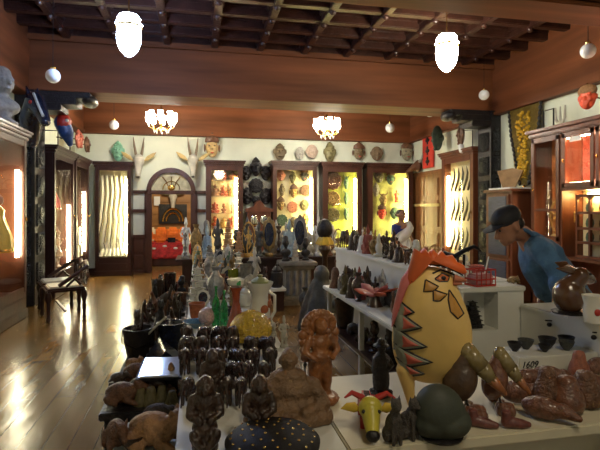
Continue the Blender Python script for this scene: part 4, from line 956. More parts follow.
# ================================================================ carved chair by the left column
def chair(x, y, rz):
    t = thing('carved_chair', 'low dark carved corner chair with pale seats by the left column', 'chair', (x, y, 0), rz)
    S = M('pale cane seat', (.62, .58, .46), .5, 0, .1, 12, .2)
    for q in (-1, 1):
        b = B(); b.box((q * .3, 0, .42), (.5, .5, .05), bev=.02); b.obj('seat_frame', CABD, t)
        B().box((q * .3, -.0, .455), (.42, .42, .03), bev=.012).obj('cane_seat', S, t)
    for lx, ly in ((-.52, -.22), (.52, -.22), (-.52, .22), (.52, .22), (0, -.24), (0, .24)):
        B().lathe([(.02, 0), (.035, .03), (.02, .08), (.03, .18), (.022, .24), (.045, .33), (.03, .4)], (lx, ly, 0), seg=10).obj('leg', CABD, t)
    b = B(); b.box((0, .0, .05 + .07), (.9, .03, .03)); b.obj('stretcher', CABD, t)
    b = B(); b.tube([(-.54, -.1, .48), (-.55, .1, .62), (-.5, .26, .72), (-.2, .3, .76), (0, .27, .7), (.2, .3, .76), (.5, .26, .72), (.55, .1, .62), (.54, -.1, .48)], .026, 8); b.obj('top_rail', CABD, t)
    b = B()
    for q in (-.4, -.2, .2, .4):
        b.tube([(q - .07, .26, .46), (q + .05, .27, .55), (q - .05, .28, .63), (q + .06, .28, .72)], .016, 6); b.tube([(q + .07, .26, .46), (q - .05, .27, .55), (q + .05, .28, .63), (q - .06, .28, .72)], .016, 6); b.ell((q, .27, .59), (.06, .02, .06))
    for s in (-1, 1): b.tube([(s * .5, .0, .46), (s * .52, .1, .56), (s * .5, .18, .48)], .018, 6)
    b.ell((0, .27, .6), (.08, .025, .12)); b.obj('carved_back', CABD, t)
    return t
chair(-1.93, 7.55, R(-68))
# ================================================================ display tables and tiers
def dep(p): return FW.x * p.x + FW.y * p.y
def on(kind, px, py, z, hpx, mat, label, **k):
    """stand a thing on the surface of height z where the picture ray meets it; its height follows from its distance"""
    p = atz(px, py, z); return put(kind, p, hpx * dep(p) / F, mat, label, **k)
TM = .75
t = thing('display_table', 'long white topped table of carvings and glassware running away down the left of centre', 'table', (.2, 4.1, 0))
B().bb(-.27, .26, -2.95, 2.9, .71, .75, .006).obj('tabletop', WHITE, t); B().bb(-.24, .23, -2.9, 2.86, 0, .71).obj('base', CREAM, t)
t = thing('low_bench', 'low black bench along the aisle side of the long white table', 'bench', (-.3, 4.7, 0))
B().bb(-.2, .2, -2.05, 2.1, .41, .45, .006).obj('top', BLK, t); B().bb(-.18, .18, -2.0, 2.05, 0, .41).obj('base', BLK, t)
t = thing('low_stand', 'low white topped stand at the bottom left below the near end of the table', 'stand', (-.235, 2.1, 0))
B().bb(-.15, .15, -.75, .5, .38, .42, .006).obj('top', WHITE, t); B().bb(-.13, .13, -.7, .48, 0, .38).obj('base', CREAM, t)
t = thing('near_counter', 'cream counter across the foreground carrying the painted rooster', 'counter', (1.155, 1.78, 0))
B().bb(-.69, .68, -.33, .33, .71, .75, .006).obj('countertop', CREAM, t)
b = B().bb(-.64, .68, -.27, .3, .12, .71); b.bb(-.6, .66, -.24, .28, 0, .12); b.obj('base', CREAM, t)
t = thing('tiered_counter', 'long white two tier counter right of centre lined with small figures', 'counter', (1.62, 4.5, 0))
B().bb(0, .34, -1.78, 1.1, 0, 1.03).obj('upper_tier', WHITE, t); B().bb(-.02, .36, -1.78, 1.12, 1.02, 1.05, .006).obj('upper_board', WHITE, t)
B().bb(-.32, -.021, -1.7, .5, .665, .7, .006).obj('lower_board', WHITE, t); B().bb(-.3, -.021, -1.65, .45, .29, .32).obj('under_shelf', CABD, t)
for y in (-1.6, -.6, .4):
    B().bb(-.29, -.25, y - .02, y + .02, 0, .67).obj('post', WHITE, t)
t = thing('niche_block', 'white block with a square niche at the near end of the tiered counter', 'display block', (1.70, 2.54, 0))
b = B().bb(-.22, .19, -.0, .16, 0, .8); b.bb(-.22, -.2, 0, .16, .8, 1.03); b.bb(.02, .19, 0, .16, .8, 1.03); b.bb(-.22, .19, .14, .16, .8, 1.03); b.obj('body', WHITE, t); B().bb(-.23, .2, -.01, .165, 1.02, 1.05, .006).obj('top_board', WHITE, t)
t = thing('corner_box', 'white stepped box at right holding the long eared carved animal', 'display block', (2.06, 2.03, 0))
B().bb(-.2, .22, .1, .49, 0, .93).bb(-.21, .23, .1, .49, .93, .95, .005).obj('far_step', WHITE, t)
b = B().bb(-.22, .22, -.55, .1, 0, .98).bb(-.235, .23, -.56, .11, .98, 1.0, .005).obj('near_step', WHITE, t)
for q, (y, z, l) in enumerate(((.24, .885, 'black knob'), (-.08, .9, 'black knob'))):
    o = B().ell((-.235 if q else -.215, y, z), (.014, .012, .012), u=10, v=6).cone((-.2, y, z + .02), (-.24, y, z + .024), .004, .004, 6).obj('knob', BLK, t); o['label'] = l
t = thing('display_slab', 'thin white slab with painted black numbers carrying black bowls', 'slab', (1.62, 2.0, .751))
B().bb(-.2, .22, -.06, .12, 0, .08, .004).obj('slab', WHITE, t)
fc = bpy.data.curves.new('numbers', 'FONT'); fc.body = '1609'; fc.size = .042; fc.extrude = .001; fc.shear = .3
fo = bpy.data.objects.new('tmp', fc); COL.objects.link(fo); bpy.context.view_layer.update()
me = bpy.data.meshes.new_from_object(fo.evaluated_get(bpy.context.evaluated_depsgraph_get())); bpy.data.objects.remove(fo)
link('painted_number', me, BLK, t, (-.19, -.063, .034), (R(90), 0, 0))
t = thing('back_table', 'long dark table of stone and bronze figures before the back cabinets', 'table', (1.15, 8.45, 0))
B().bb(-1.5, 1.5, -.4, .4, .66, .7, .006).obj('tabletop', CABD, t); B().bb(-1.4, 1.4, -.32, .32, .0, .66).obj('base', CABD, t)
# stone pedestal
pp = atz(298, 304, 0)
t = thing('stone_pedestal', 'pale carved stone pedestal standing at the end of the aisle', 'pedestal', (pp.x, pp.y + .1, 0))
b = B().bb(-.27, .27, -.22, .22, 0, .08, .01).bb(-.24, .24, -.19, .19, .08, .14, .01).bb(-.2, .2, -.16, .16, .14, .56).bb(-.25, .25, -.2, .2, .56, .62, .01).bb(-.29, .29, -.24, .24, .62, .68, .01)
b.obj('shaft', ST, t)
b = B()
for k in range(4): b.cone((-.15 + .1 * k, -.165, .16), (-.15 + .1 * k, -.165, .54), .03, .03, 10)
b.obj('fluting', ST, t)
PZ = .68; py_ = pp.y + .1
for k, (dx_, h, m, kd, l) in enumerate(((-.18, .42, BLK, 'bust', 'black bust at left on the stone pedestal'), (-.02, .34, STL, 'tower', 'pale temple tower model in the middle of the stone pedestal'), (.16, .38, BLK, 'bust', 'black bust at right on the stone pedestal'))):
    put(kd, (pp.x + dx_, py_ + .03 * k, PZ), h, m, l, wx=.7)

# ================================================================ painted rooster
RP = atz(434, 411, TM); RS = dep(RP) / F
t = thing('painted_rooster', 'large yellow painted wooden rooster with orange comb on the near counter', 'rooster', RP, R(-23))
def rp(px, py): return ((px - 434) * RS, (411 - py) * RS)
def smooth(out, n=2):
    for _ in range(n):
        r = []
        for i in range(len(out)):
            a, c = out[i], out[(i + 1) % len(out)]; r += [(a[0] * .75 + c[0] * .25, a[1] * .75 + c[1] * .25), (a[0] * .25 + c[0] * .75, a[1] * .25 + c[1] * .75)]
        out = r
    return out
RB = smooth([rp(*q) for q in ((412, 272), (422, 265), (438, 266), (451, 272), (456, 284), (461, 297), (467, 312), (471, 330), (470, 350), (462, 370), (446, 382), (425, 384), (406, 378), (395, 362), (392, 340), (395, 318), (401, 300), (406, 284))])
RC = rp(432, 325); RD = .085
YR = M('ochre yellow paint', (.74, .50, .16), .42, 0, .16, 4, .15, 10); ORG = M('orange comb paint', (.66, .12, .025), .42, 0, .3, 5, .2, 10); GRF = M('grey green feather paint', (.20, .21, .15), .5, 0, .35, 8, .3); RDF = M('dull red feather paint', (.42, .08, .05), .5, 0, .25, 8, .2)
B().pillow(RB, RC, RD, n=8).obj('body', YR, t, smooth=True)
def rdepth(x, z):
    dx_, dz = x - RC[0], z - RC[1]; best = 1e9; a = math.atan2(dz, dx_)
    for (x0, z0) in RB:
        d = abs((math.atan2(z0 - RC[1], x0 - RC[0]) - a + PI) % (2 * PI) - PI)
        if d < best: best = d; rr = math.hypot(x0 - RC[0], z0 - RC[1])
    k = min(.98, math.hypot(dx_, dz) / rr); return RD * math.sqrt(1 - k * k)
def rline(pts, r=.0036):
    P = [rp(*q) for q in pts]; return B().tube([(x, -rdepth(x, z) - .001, z) for x, z in P], r, 6)
comb = [(462, 273), (452, 268), (440, 264), (428, 264), (420, 270), (414, 279), (408, 288), (406, 280), (408, 270), (410, 264), (412, 256), (414, 248), (419, 253), (424, 247), (428, 252), (432, 248), (437, 253), (441, 250), (446, 256), (451, 254), (456, 261), (462, 264), (465, 271)]
B().pillow([rp(*q) for q in comb], rp(432, 259), .034, Matrix.Translation((0, -.02, 0)), n=4).obj('comb', ORG, t)
rline([(461, 274), (452, 269), (440, 265), (428, 264), (419, 271), (412, 281)], .003).obj('comb_outline', BLK, t)
B().pillow([rp(*q) for q in ((409, 268), (413, 277), (407, 290), (402, 304), (397, 320), (392, 330), (393, 312), (397, 294), (402, 278))], rp(402, 297), .02, Matrix.Translation((0, -.02, 0)), n=4).obj('nape_feathers', PINK, t)
bk = B(); x, z = rp(455, 277); bk.cone((x - .01, -.03, z), (x + .034, -.03, z - .006), .017, .004, 10); x, z = rp(454, 281); bk.cone((x - .01, -.03, z), (x + .022, -.03, z - .003), .012, .004, 10); o = bk.obj('beak', M('dull pink beak', (.45, .15, .08), .45), t)
def drape(b, off=.0):
    for v in b.V: v.co.y -= rdepth(v.co.x, v.co.z) + off
    return b
def densify(P, n=4): return [(P[i][0] + (P[(i + 1) % len(P)][0] - P[i][0]) * k / n, P[i][1] + (P[(i + 1) % len(P)][1] - P[i][1]) * k / n) for i in range(len(P)) for k in range(n)]
def leaf(pts, cen, nm, mat, d=.006):
    P = densify([rp(*q) for q in pts], 3); c0 = rp(*cen)
    o = drape(B().pillow(P, c0, d, n=5, back=False)).obj(nm, mat, t)
    drape(B().tube([(x, 0, z) for x, z in P + P[:1]], .0034, 6)).obj(nm + '_outline', BLK, o)
OCH = M('deep ochre paint', (.50, .25, .05), .45, 0, .2, 6, .15)
leaf([(425, 278), (437, 284), (432, 288), (423, 289)], (429, 285), 'cheek_feather', OCH)
leaf([(432, 287), (445, 291), (438, 297), (432, 297)], (436, 293), 'cheek_feather', OCH)
leaf([(447, 287), (453, 296), (461, 310), (455, 314), (448, 307), (446, 296)], (452, 302), 'wattle', OCH)
leaf([(434, 277), (441, 272), (448, 275), (446, 279), (438, 279)], (441, 276), 'eye', M('eye orange', (.5, .14, .04), .4), .006)
x, z = rp(442, 276); B().ell((x, -rdepth(x, z) - .008, z), (.009, .004, .008), u=10, v=6).obj('pupil', BLK, t)
rline([(432, 272), (440, 269), (449, 272), (456, 275)]).obj('brow_line', BLK, t)
for k, (tip, a0, a1) in enumerate((((414, 309), (399, 300), (397, 318)), ((421, 323), (396, 308), (395, 332)), ((426, 341), (394, 325), (394, 349)), ((431, 356), (394, 342), (400, 366)), ((424, 369), (396, 356), (406, 375)))):
    o0 = densify([rp(*a0), rp(*tip), rp(*a1)], 6); cc = (sum(q[0] for q in o0) / len(o0), sum(q[1] for q in o0) / len(o0))
    o = drape(B().pillow(o0, cc, .012, n=5, back=False), .002 * k).obj('wing_feather', GRF, t)
    i0 = [((x_ - cc[0]) * .5 + cc[0] + .012, (z_ - cc[1]) * .5 + cc[1] - .001) for x_, z_ in o0]
    drape(B().pillow(i0, (cc[0] + .012, cc[1]), .008, n=4, back=False), .008 + .002 * k).obj('red_patch', RDF, o)
    drape(B().tube([(x_, 0, z_) for x_, z_ in o0[:13]], .0036, 6), .003 + .002 * k).obj('dark_edge', BLK, o)
for (x0, x1, q) in ((406, 414, -.03), (444, 452, .01)):
    a, c = rp(x0, 374), rp(x1, 409)
    B().chain([(a[0], q, a[1] + .02), ((a[0] + c[0]) / 2, q - .005, a[1] * .5), (c[0], q - .01, .012)], [.035, .019, .014], 12).obj('leg', YR, t)
    for s in (-.5, 0, .5): B().cap((c[0], q - .01, .012), (c[0] + .035, q - .02 + s * .05, .008), .011, .007, 8).obj('toe', YR, t)

# ================================================================ foreground carvings
t = thing('inlaid_round_box', 'round black box with rings of brass dots at the bottom edge', 'box', (.215, 1.41, TM))
B().lathe([(.125, 0), (.13, .01), (.13, .06)], seg=40).obj('body', W2, t)
l = B().lathe([(.138, .06), (.14, .075), (.12, .092), (.05, .104), (.001, .107)], seg=40).obj('lid', M('matte black lid', (.012, .010, .009), .6, 0, .4, 12, .2, spec=.2), t)
for r, n, zz in ((.122, 22, .090), (.092, 16, .0975), (.062, 11, .1025), (.03, 5, .106)):
    for a in PI2(n):
        if 'DOT' not in CACHE: CACHE['DOT'] = B().ell((0, 0, 0), (.0045, .0045, .003), u=8, v=5).mesh('brass_dot')
        link('brass_dot', CACHE['DOT'], BRASS, l, (r * math.cos(a), r * math.sin(a), zz))
t = thing('broad_shouldered_statue', 'light brown seated carved figure with broad draped shoulders behind the dotted round box', 'statue', (.315, 1.70, TM), R(-5)); t.scale = (.25,) * 3
b = B(); b.ell((0, 0, .2), (.5, .3, .24)); b.ell((0, 0, .45), (.42, .24, .22)); b.ell((0, 0, .62), (.28, .18, .14)); b.cap((0, 0, .66), (0, -.02, .8), .1, .09); b.ell((0, -.03, .88), (.12, .13, .14)); b.ell((0, -.15, .87), (.02, .02, .03)); b.ell((0, 0, 1.0), (.06, .06, .05))
for s_ in (-1, 1): b.chain([(s_ * .34, 0, .5), (s_ * .5, -.1, .25), (s_ * .2, -.3, .2)], [.12, .1, .08]); b.chain([(s_ * .2, -.1, .1), (s_ * .52, -.15, .1), (s_ * .1, -.34, .1)], [.14, .12, .09]); b.ell((s_ * .12, 0, .86), (.02, .04, .06))
b.obj('figure', M('light brown carved wood', (.19, .11, .055), .5, 0, .35, 6, .5), t, smooth=True, vox=.022, sm=2, rough=(.03, .09))
def k_hooded():
    b = B(); b.ell((0, 0, .16), (.23, .2, .17)); b.ell((0, -.05, .32), (.2, .17, .15)); b.ell((0, .0, .5), (.17, .15, .18)); b.ell((0, 0, .66), (.215, .16, .17)); b.ell((0, -.02, .84), (.15, .15, .16)); b.ell((0, -.15, .83), (.07, .04, .08)); b.lathe([(.2, 0), (.21, .05)], seg=16)
    for s in (-1, 1): b.chain([(s * .18, 0, .68), (s * .24, -.06, .5), (s * .08, -.18, .44)], [.08, .065, .05]); b.chain([(s * .1, -.1, .16), (s * .17, -.18, .26), (s * .05, -.2, .1)], [.1, .08, .06])
    return [('hooded_figure', b.mesh('hooded', True, vox=.018, sm=2, rough=(.03, .1)), None)]
KIND['hooded'] = k_hooded; NAMES['hooded'] = 'hooded_statue'; CATS['hooded'] = 'statue'
put('hooded', atz(205, 450, TM), .235, W2, 'tall dark hooded statue nearest the left bottom of the white table', wx=.85)
put('hooded', atz(259, 444, TM), .225, W2, 'tall dark hooded statue between the nearest left statue and the dotted box', wx=.85)
on('hooded', 212, 402, TM, 54, W2, 'hooded dark statue rising behind the nearest left statue', wx=.8)
# carved goddess with curls
p = atz(320, 401, TM)
t = thing('carved_goddess', 'orange brown goddess figure with wide curled halo beside the near counter', 'statue', p, R(10)); t.scale = (.355,) * 3
b = B(); b.lathe([(.2, 0), (.22, .04), (.17, .09)], seg=16)
for s in (-1, 1): b.chain([(s * .06, 0, .08), (s * .07, -.01, .3), (s * .05, 0, .48)], [.06, .07, .09]); b.chain([(s * .13, 0, .7), (s * .2, -.03, .56), (s * .1, -.12, .5)], [.05, .04, .03])
b.ell((0, 0, .5), (.13, .1, .1)); b.ell((0, 0, .64), (.12, .09, .12)); b.cap((0, 0, .72), (0, 0, .78), .05, .05); b.ell((0, -.03, .84), (.08, .085, .1)); b.ell((0, -.12, .83), (.015, .02, .02))
b.obj('figure', W5, t, vox=.02, sm=1, rough=(.015, .08))
b = B()
for k in range(17):
    a = -.25 * PI + 1.5 * PI * k / 16; b.ell((.16 * math.cos(a), .03, .84 + .12 * math.sin(a)), (.055, .05, .055), u=10, v=7); b.ell((.09 * math.cos(a), .03, .86 + .07 * math.sin(a)), (.05, .05, .05), u=10, v=7)
for s in (-1, 1):
    for q in range(4): b.ell((s * (.19 - .01 * q), .03, .74 - .08 * q), (.06, .05, .06), u=10, v=7)
b.obj('curled_hair', W5, t)
on('standing', 284, 347, TM, 32, STL, 'small pale standing figurine at the right edge of the white table', wx=.8)
on('bird', 273, 342, TM, 18, STL, 'small pale bird beside the pale standing figurine')
on('candle', 305, 392, TM, 36, BLK, 'thin black staff figure between the goddess and the painted bull', wx=.6, name='staff_figure', cat='figure')
on('ball', 309, 394, TM, 13, BLK, 'small glossy black ball beside the thin black staff')
on('jug', 309, 408, TM, 26, W6, 'red brown little jug below the thin black staff', wx=.6)
# painted bull
p = atz(370, 432, TM)
t = thing('painted_bull', 'painted bull with yellow face, yellow ears and red back facing the camera', 'figurine', p, R(-14))
B().box((0, .09, .055), (.06, .15, .06), bev=.015).obj('body', RED, t)
b = B(); b.ell((0, -.01, .085), (.04, .035, .04)); b.chain([(0, -.02, .08), (0, -.07, .035)], [.034, .022]); b.obj('head', M('olive yellow paint', (.55, .48, .06), .35, 0, .2, 8, .1), t)
B().ell((0, -.085, .026), (.023, .018, .02)).obj('muzzle', BLK, t)
for s in (-1, 1):
    B().pillow([(0, -.012), (.025, -.02), (.07, -.008), (.05, .012), (.02, .016)], (.03, 0), .008, Matrix.Translation((s * .03, 0, .085)) @ Matrix.Diagonal((s, 1, 1, 1))).obj('ear', YEL, t)
    B().tube([(s * .02, .01, .11), (s * .06, .02, .125), (s * .085, .0, .115)], [.012, .009, .003]).obj('horn', RED, t); B().ell((s * .025, -.04, .085), .007, u=8, v=6).obj('eye', BLK, t)
    for y in (.03, .14): B().cone((s * .02, y, 0), (s * .02, y, .04), .01, .012, 8).obj('leg', RED, t)
B().box((0, .07, .089), (.02, .12, .006)).obj('back_stripe', BLUEB, t)
p = atz(381, 396, TM)
t = thing('cloaked_statue', 'black statue of a cloaked man with wide hat on a square block', 'statue', p, R(20)); t.scale = (.235,) * 3
B().box((0, 0, .06), (.3, .3, .12), bev=.02).obj('block', BLK, t)
b = B(); b.lathe([(.13, .12), (.15, .3), (.13, .5), (.15, .66), (.06, .76)], seg=16); b.ell((0, -.02, .82), (.07, .075, .08)); b.lathe([(.15, .86), (.14, .88), (.07, .9), (.06, .97), (.001, 1)], seg=18)
b.chain([(-.13, 0, .66), (-.22, -.06, .5), (-.22, -.1, .42)], [.05, .04, .03]); b.chain([(.12, 0, .66), (.18, -.08, .52), (.06, -.14, .5)], [.05, .04, .03]); b.obj('figure', BLK, t, vox=.02, sm=1, rough=(.012, .08))
b = M('dusty dark wood', (.065, .055, .045), .6, 0, .4, 8, .5)
on('cat', 394, 443, TM, 50, b, 'dusty dark seated animal right of the painted bull', wx=.8); on('cat', 409, 438, TM, 44, b, 'dusty dark seated animal against the big dark green shape', wx=.9, rz=R(30))
# big smooth dark green shape
p = atz(441, 437, TM); t = thing('duck_body_carving', 'big smooth dark green rounded wooden duck body in front of the rooster', 'carving', p, R(-10)); t.scale = (.95, .9, .9)
B().ell((-.005, 0, .09), (.09, .075, .105), rot=(0, -.25, 0), u=24, v=14).ell((.02, 0, .06), (.085, .078, .062), u=24, v=14).ell((-.03, 0, .055), (.075, .07, .055)).obj('body', M('dark green smooth wood', (.05, .058, .042), .6, 0, .3, 4, .1), t, vox=.006, sm=4)
B().lathe([(.07, 0), (.075, .008), (.06, .014)], seg=20).obj('foot', BLK, t)
def k_duck():
    b = B(); b.ell((0, .1, .5), (.22, .24, .3), rot=(.5, 0, 0), u=16, v=10); b.chain([(0, .1, .7), (0, .02, .9)], [.15, .1])
    h = B(); h.chain([(0, .0, .93), (0, -.2, .72), (0, -.34, .56)], [.13, .125, .085], 14)
    k = B(); k.cone((0, -.33, .57), (0, -.52, .38), .088, .035, 12); k.ell((0, -.52, .38), (.036, .03, .03))
    l = B(); l.cone((-.07, .03, .3), (-.07, -.06, .06), .02, .016, 8)
    l2 = B(); l2.cone((.07, .03, .3), (.07, -.06, .06), .02, .016, 8)
    def boot(x): 
        q = B(); q.cap((x, -.0, .085), (x * 1.2, -.2, .08), .09, .085, 10); q.cone((x, -.03, .05), (x, -.03, .2), .07, .06, 12); return q
    return [('body', b.mesh('body', True, vox=.02, sm=3), None), ('head', h.mesh('head', True), 'DUCKH'), ('bill', k.mesh('bill', True), 'DUCKB'), ('leg', l.mesh('leg', 'auto'), 'BLK'), ('leg', l2.mesh('leg', 'auto'), 'BLK'), ('boot', boot(-.08).mesh('boot', True), 'W6'), ('boot', boot(.08).mesh('boot', True), 'W6')]
DUCKH = M('gold green duck head', (.22, .17, .07), .25, 0, .3, 5, .1, coat=.4); DUCKB = M('orange brown bill', (.34, .12, .04), .35, 0, .25, 6, .1, coat=.4)
KIND['duck'] = k_duck; NAMES['duck'] = 'wooden_duck'; CATS['duck'] = 'duck'
DB = M('dark brown duck body', (.075, .042, .022), .4, 0, .35, 4, .15)
on('duck', 467, 418, TM, 72, DB, 'nearest booted wooden duck with large brown body beside the rooster', rz=R(65), wx=.95)
on('duck', 500, 414, TM, 64, W6, 'second booted wooden duck from the rooster, green and orange bill pointing right', rz=R(62), wx=.8)
def k_shoe():
    b = B(); b.chain([(0, .3, .3), (0, 0, .3), (0, -.5, .22), (0, -.85, .2)], [.28, .3, .26, .16], 12); b.cone((0, .3, .3), (0, .3, .9), .27, .24, 14); return [('shoe_form', b.mesh('shoe', True, vox=.05, sm=3), None)]
def k_pear():
    b = B(); b.lathe([(.2, 0), (.34, .1), (.38, .3), (.33, .5), (.24, .68), (.22, .82), (.17, .95), (.001, 1)], seg=20); return [('pear_form', b.mesh('pear', True), None)]
def k_duckflat():
    b = B(); b.ell((0, .1, .45), (.42, .8, .42)); b.chain([(0, -.6, .5), (0, -1.15, .34)], [.3, .14], 12); return [('lying_duck', b.mesh('lying_duck', True, vox=.06, sm=3), None)]
KIND.update(shoe=k_shoe, pear=k_pear, duckflat=k_duckflat); NAMES.update(shoe='wooden_shoe', pear='pear_shaped_carving', duckflat='lying_wooden_duck'); CATS.update(shoe='shoe', pear='carving', duckflat='duck')
S2 = M('purple brown wood', (.15, .045, .035), .35, 0, .4, 5, .2, coat=.3)
for kd, px, py, hp_, m, rz, w_, l in (
    ('shoe', 479, 427, 19, S2, 60, 1, 'brown wooden shoe at the feet of the nearest duck'), ('shoe', 512, 428, 19, S2, 75, 1, 'purple brown wooden shoe in front of the second duck'),
    ('duckflat', 545, 420, 26, W6, 40, 1, 'red brown lying duck pointing at the camera in the front row'),
    ('pear', 547, 408, 42, W3, 0, .9, 'brown pear shaped carving left of the two rounded ones'), ('pear', 567, 411, 36, W6, 0, 1.25, 'plump red brown pear shaped carving in the middle of three'), ('pear', 585, 406, 36, W3, 0, 1.2, 'brown pear shaped carving at right of three'),
    ('duckflat', 520, 404, 27, W6, 70, .8, 'red brown lying duck behind the purple brown shoe'), ('duckflat', 532, 391, 26, W6, 75, .8, 'reddish lying duck behind the front row of the counter'), ('duckflat', 550, 385, 22, W6, 60, .9, 'reddish lying duck nearest the painted numbers'),
    ('pear', 579, 380, 30, M('bright red brown wood', (.30, .10, .055), .45, 0, .3, 6, .3), 0, .9, 'upright reddish carving rising behind the pear shapes'), ('duckflat', 592, 394, 24, W6, 80, .9, 'brown lying duck at the right edge of the picture'),
    ('cat', 495, 402, 26, W6, 20, .8, 'small red brown seated animal between the two booted ducks'), ('duckflat', 598, 376, 22, W6, 110, .9, 'brown lying duck behind the upright reddish carving')):
    on(kd, px, py, TM, hp_, m, l, rz=R(rz), wx=w_)
for k, (x, y, s) in enumerate(((1.47, 2.04, .036), (1.545, 2.06, .04), (1.60, 2.0, .03), (1.655, 2.05, .045), (1.72, 2.0, .038), (1.77, 2.06, .042))):
    put('bowl', (x, y, .832), s * 1.15, (BLK, STD, BLK)[k % 3], '%s little black bowl from the left on the numbered white slab' % ORD[k], group='little black bowls on the slab', wx=.85)
put('tower', (1.605, 2.62, .801), .16, BLK, 'black carved block figure inside the niche of the white block', wx=1.3)
# basket at lower right before the counter
t = thing('woven_basket', 'tan woven basket at the bottom right corner below the counter edge', 'basket', (1.52, 1.36, 0))
B().lathe(shell([(.05, .0), (.07, .3), (.075, .66), (.085, .7)], .008), seg=24, flute=.04, nf=12).obj('body', swirl('woven cane', (.40, .22, .09), .6, 40, .02), t)
# long-eared animal and pot on the corner box
p = atz(569, 313, 1.0)
t = thing('long_eared_animal', 'glossy brown carved animal with long pointed ears on the white corner box', 'carving', p, R(15))
GB = M('glossy brown wood', (.10, .045, .02), .2, 0, .4, 5, .2, coat=.5)
B().ell((0, .0, .085), (.075, .075, .09), u=20, v=14).chain([(.01, -.01, .14), (.03, -.04, .185), (.085, -.05, .165)], [.05, .042, .026], 14).obj('body', GB, t, vox=.007, sm=3)
for q, (dx_, dz) in enumerate(((-.12, .225), (-.06, .245))):
    B().tube([(.02, -.02 + .03 * q, .2), (.02 + dx_ * .5, -.02 + .04 * q, .2 + (dz - .2) * .7), (.0 + dx_, -.02 + .05 * q, dz)], [.018, .022, .003], 8).obj('ear', GB, t)
B().ell((.108, -.052, .155), (.014, .014, .012)).obj('nose', BLK, t); B().ell((.045, -.078, .195), .006, u=8, v=6).obj('eye', BLK, t)
B().lathe([(.075, 0), (.08, .008), (.06, .016)], seg=22).obj('foot_ring', BLK, t)
p = atz(594, 322, 1.0); t = thing('lidded_pot', 'white pot with red flowers beside the long eared animal at the right edge', 'pot', p)
B().lathe(shell([(.04, 0), (.045, .05), (.04, .08), (.05, .12)], .006), seg=22).obj('body', CERW, t)
for a in (-2.0, -1.3, -.6): B().ell((.043 * math.cos(a), .043 * math.sin(a), .05), (.014, .008, .016), rot=(0, 0, a + PI / 2), u=10, v=6).obj('red_flower', RED, t)
# on top of the niche block and just behind
UT = 1.05
p = atz(487, 287, UT)
t = thing('red_wire_basket', 'pinkish red open basket with a white stick on the white niche block', 'basket', (p.x, p.y + .07, UT), R(10))
b = B()
for z in (.004, .04, .095): b.tube([(x, y, z) for x, y in ((-.07, -.05), (.07, -.05), (.07, .05), (-.07, .05), (-.07, -.05))], .005, 6)
for x in (-.07, -.035, 0, .035, .07):
    for y in (-.05, .05): b.cone((x, y, 0), (x, y, .095), .0035, .0035, 6)
b.obj('wire_frame', RED, t); B().bb(-.066, .066, -.046, .046, .006, .07, .01).obj('pink_contents', M('pink cloth', (.45, .2, .2), .7, 0, .3, 14, .4), t); B().cone((.03, 0, .05), (.065, 0, .17), .005, .004, 8).obj('white_stick', PAPER, t)
for kd, px, py, hp_, m, l in (('bowl', 457, 284, 9, CERW, 'small white bowl behind the beak of the rooster'), ('jar', 466, 281, 17, CERW, 'white lidded jar left of the red basket'), ('lying', 513, 283, 9, BRZ, 'small bronze animal right of the red basket'), ('bowl', 475, 274, 9, PINK, 'pink bowl behind the red basket')):
    on(kd, px, py, UT, hp_, m, l)
t = thing('iron_dragon', 'black wrought iron dragon ornament beyond the rooster comb', 'ornament', (1.79, 3.15, UT), R(-60))
B().tube([(-.16, 0, .1), (-.08, 0, .14), (0, 0, .12), (.08, 0, .17), (.15, 0, .2), (.2, 0, .17)], [.008, .016, .018, .016, .014, .006]).obj('body', IRON, t)
for x in (-.05, .07): B().cone((x, 0, 0), (x, 0, .14), .008, .01, 8).obj('leg', IRON, t); B().lathe([(.03, 0), (.03, .006), (.005, .01)], (x, 0, 0), seg=10).obj('foot', IRON, t)

# ================================================================ small dark elephants in ranks on the white table
rk = [(404, (188, 226, 241)), (387, (216, 233, 248, 264)), (373, (185, 202, 219, 236, 253, 270)), (360, (186, 202, 218, 234, 250, 265)), (349, (188, 203, 218, 233))]
for r_, (py, xs) in enumerate(rk):
    for k, px in enumerate(xs):
        on('elephant', px, py, TM, 30 - r_, (W1, W2, W1)[(k + r_) % 3], 'glossy dark elephant, %s from the left in the %s rank on the white table' % (ORD[k], ('nearest', 'second', 'third', 'fourth', 'farthest')[r_]), group='small dark elephants in ranks', rz=R((-20, 15, 0, 30, -10)[(k * 2 + r_) % 5]), wx=.78)

# ================================================================ glass and ceramics
GG = jewel('green bottle glass', (.05, .42, .12)); GA = M('amber crackle glass', (.85, .50, .05), .18, 0, .4, .3, 1.0, .6, coat=.6); GY = jewel('yellow green glass', (.40, .45, .05)); GC = jewel('clear bottle glass', (.6, .68, .62))
p = atz(251, 342, TM); s_ = dep(p) / F
t = thing('amber_vase', 'round ribbed amber yellow glass vase in front of the white jug', 'vase', p); t.scale = (s_ * 1.0,) * 3
B().lathe([(9, 0), (17, 3), (21, 11), (20, 19), (15, 26), (9, 29.5), (5, 31)], seg=48, flute=.03, nf=16).obj('body', GA, t); B().lathe([(5, 30.5), (4, 32), (.1, 32.5)], seg=16).obj('stopper', GA, t)
p = atz(236, 336, TM); s_ = dep(p) / F
t = thing('red_glass_vase', 'tall red brown vase with pale bowl and green tag on its mouth', 'vase', p); t.scale = (s_,) * 3
B().lathe([(6, 0), (8.5, 4), (9, 12), (6, 24), (3.6, 34), (4.2, 44), (6.5, 49)], seg=28).obj('body', M('red brown glass', (.30, .06, .025), .12, 0, .35, .12, .0, coat=.6), t)
B().lathe(shell([(4, 49), (8, 52), (9, 57)], 1), seg=24).obj('pale_bowl', CERW, t); B().box((2, -8.2, 54), (4, .5, 4.5)).obj('green_tag', M('green tag', (.05, .35, .1), .5), t)
p = atz(260, 334, TM); s_ = dep(p) / F
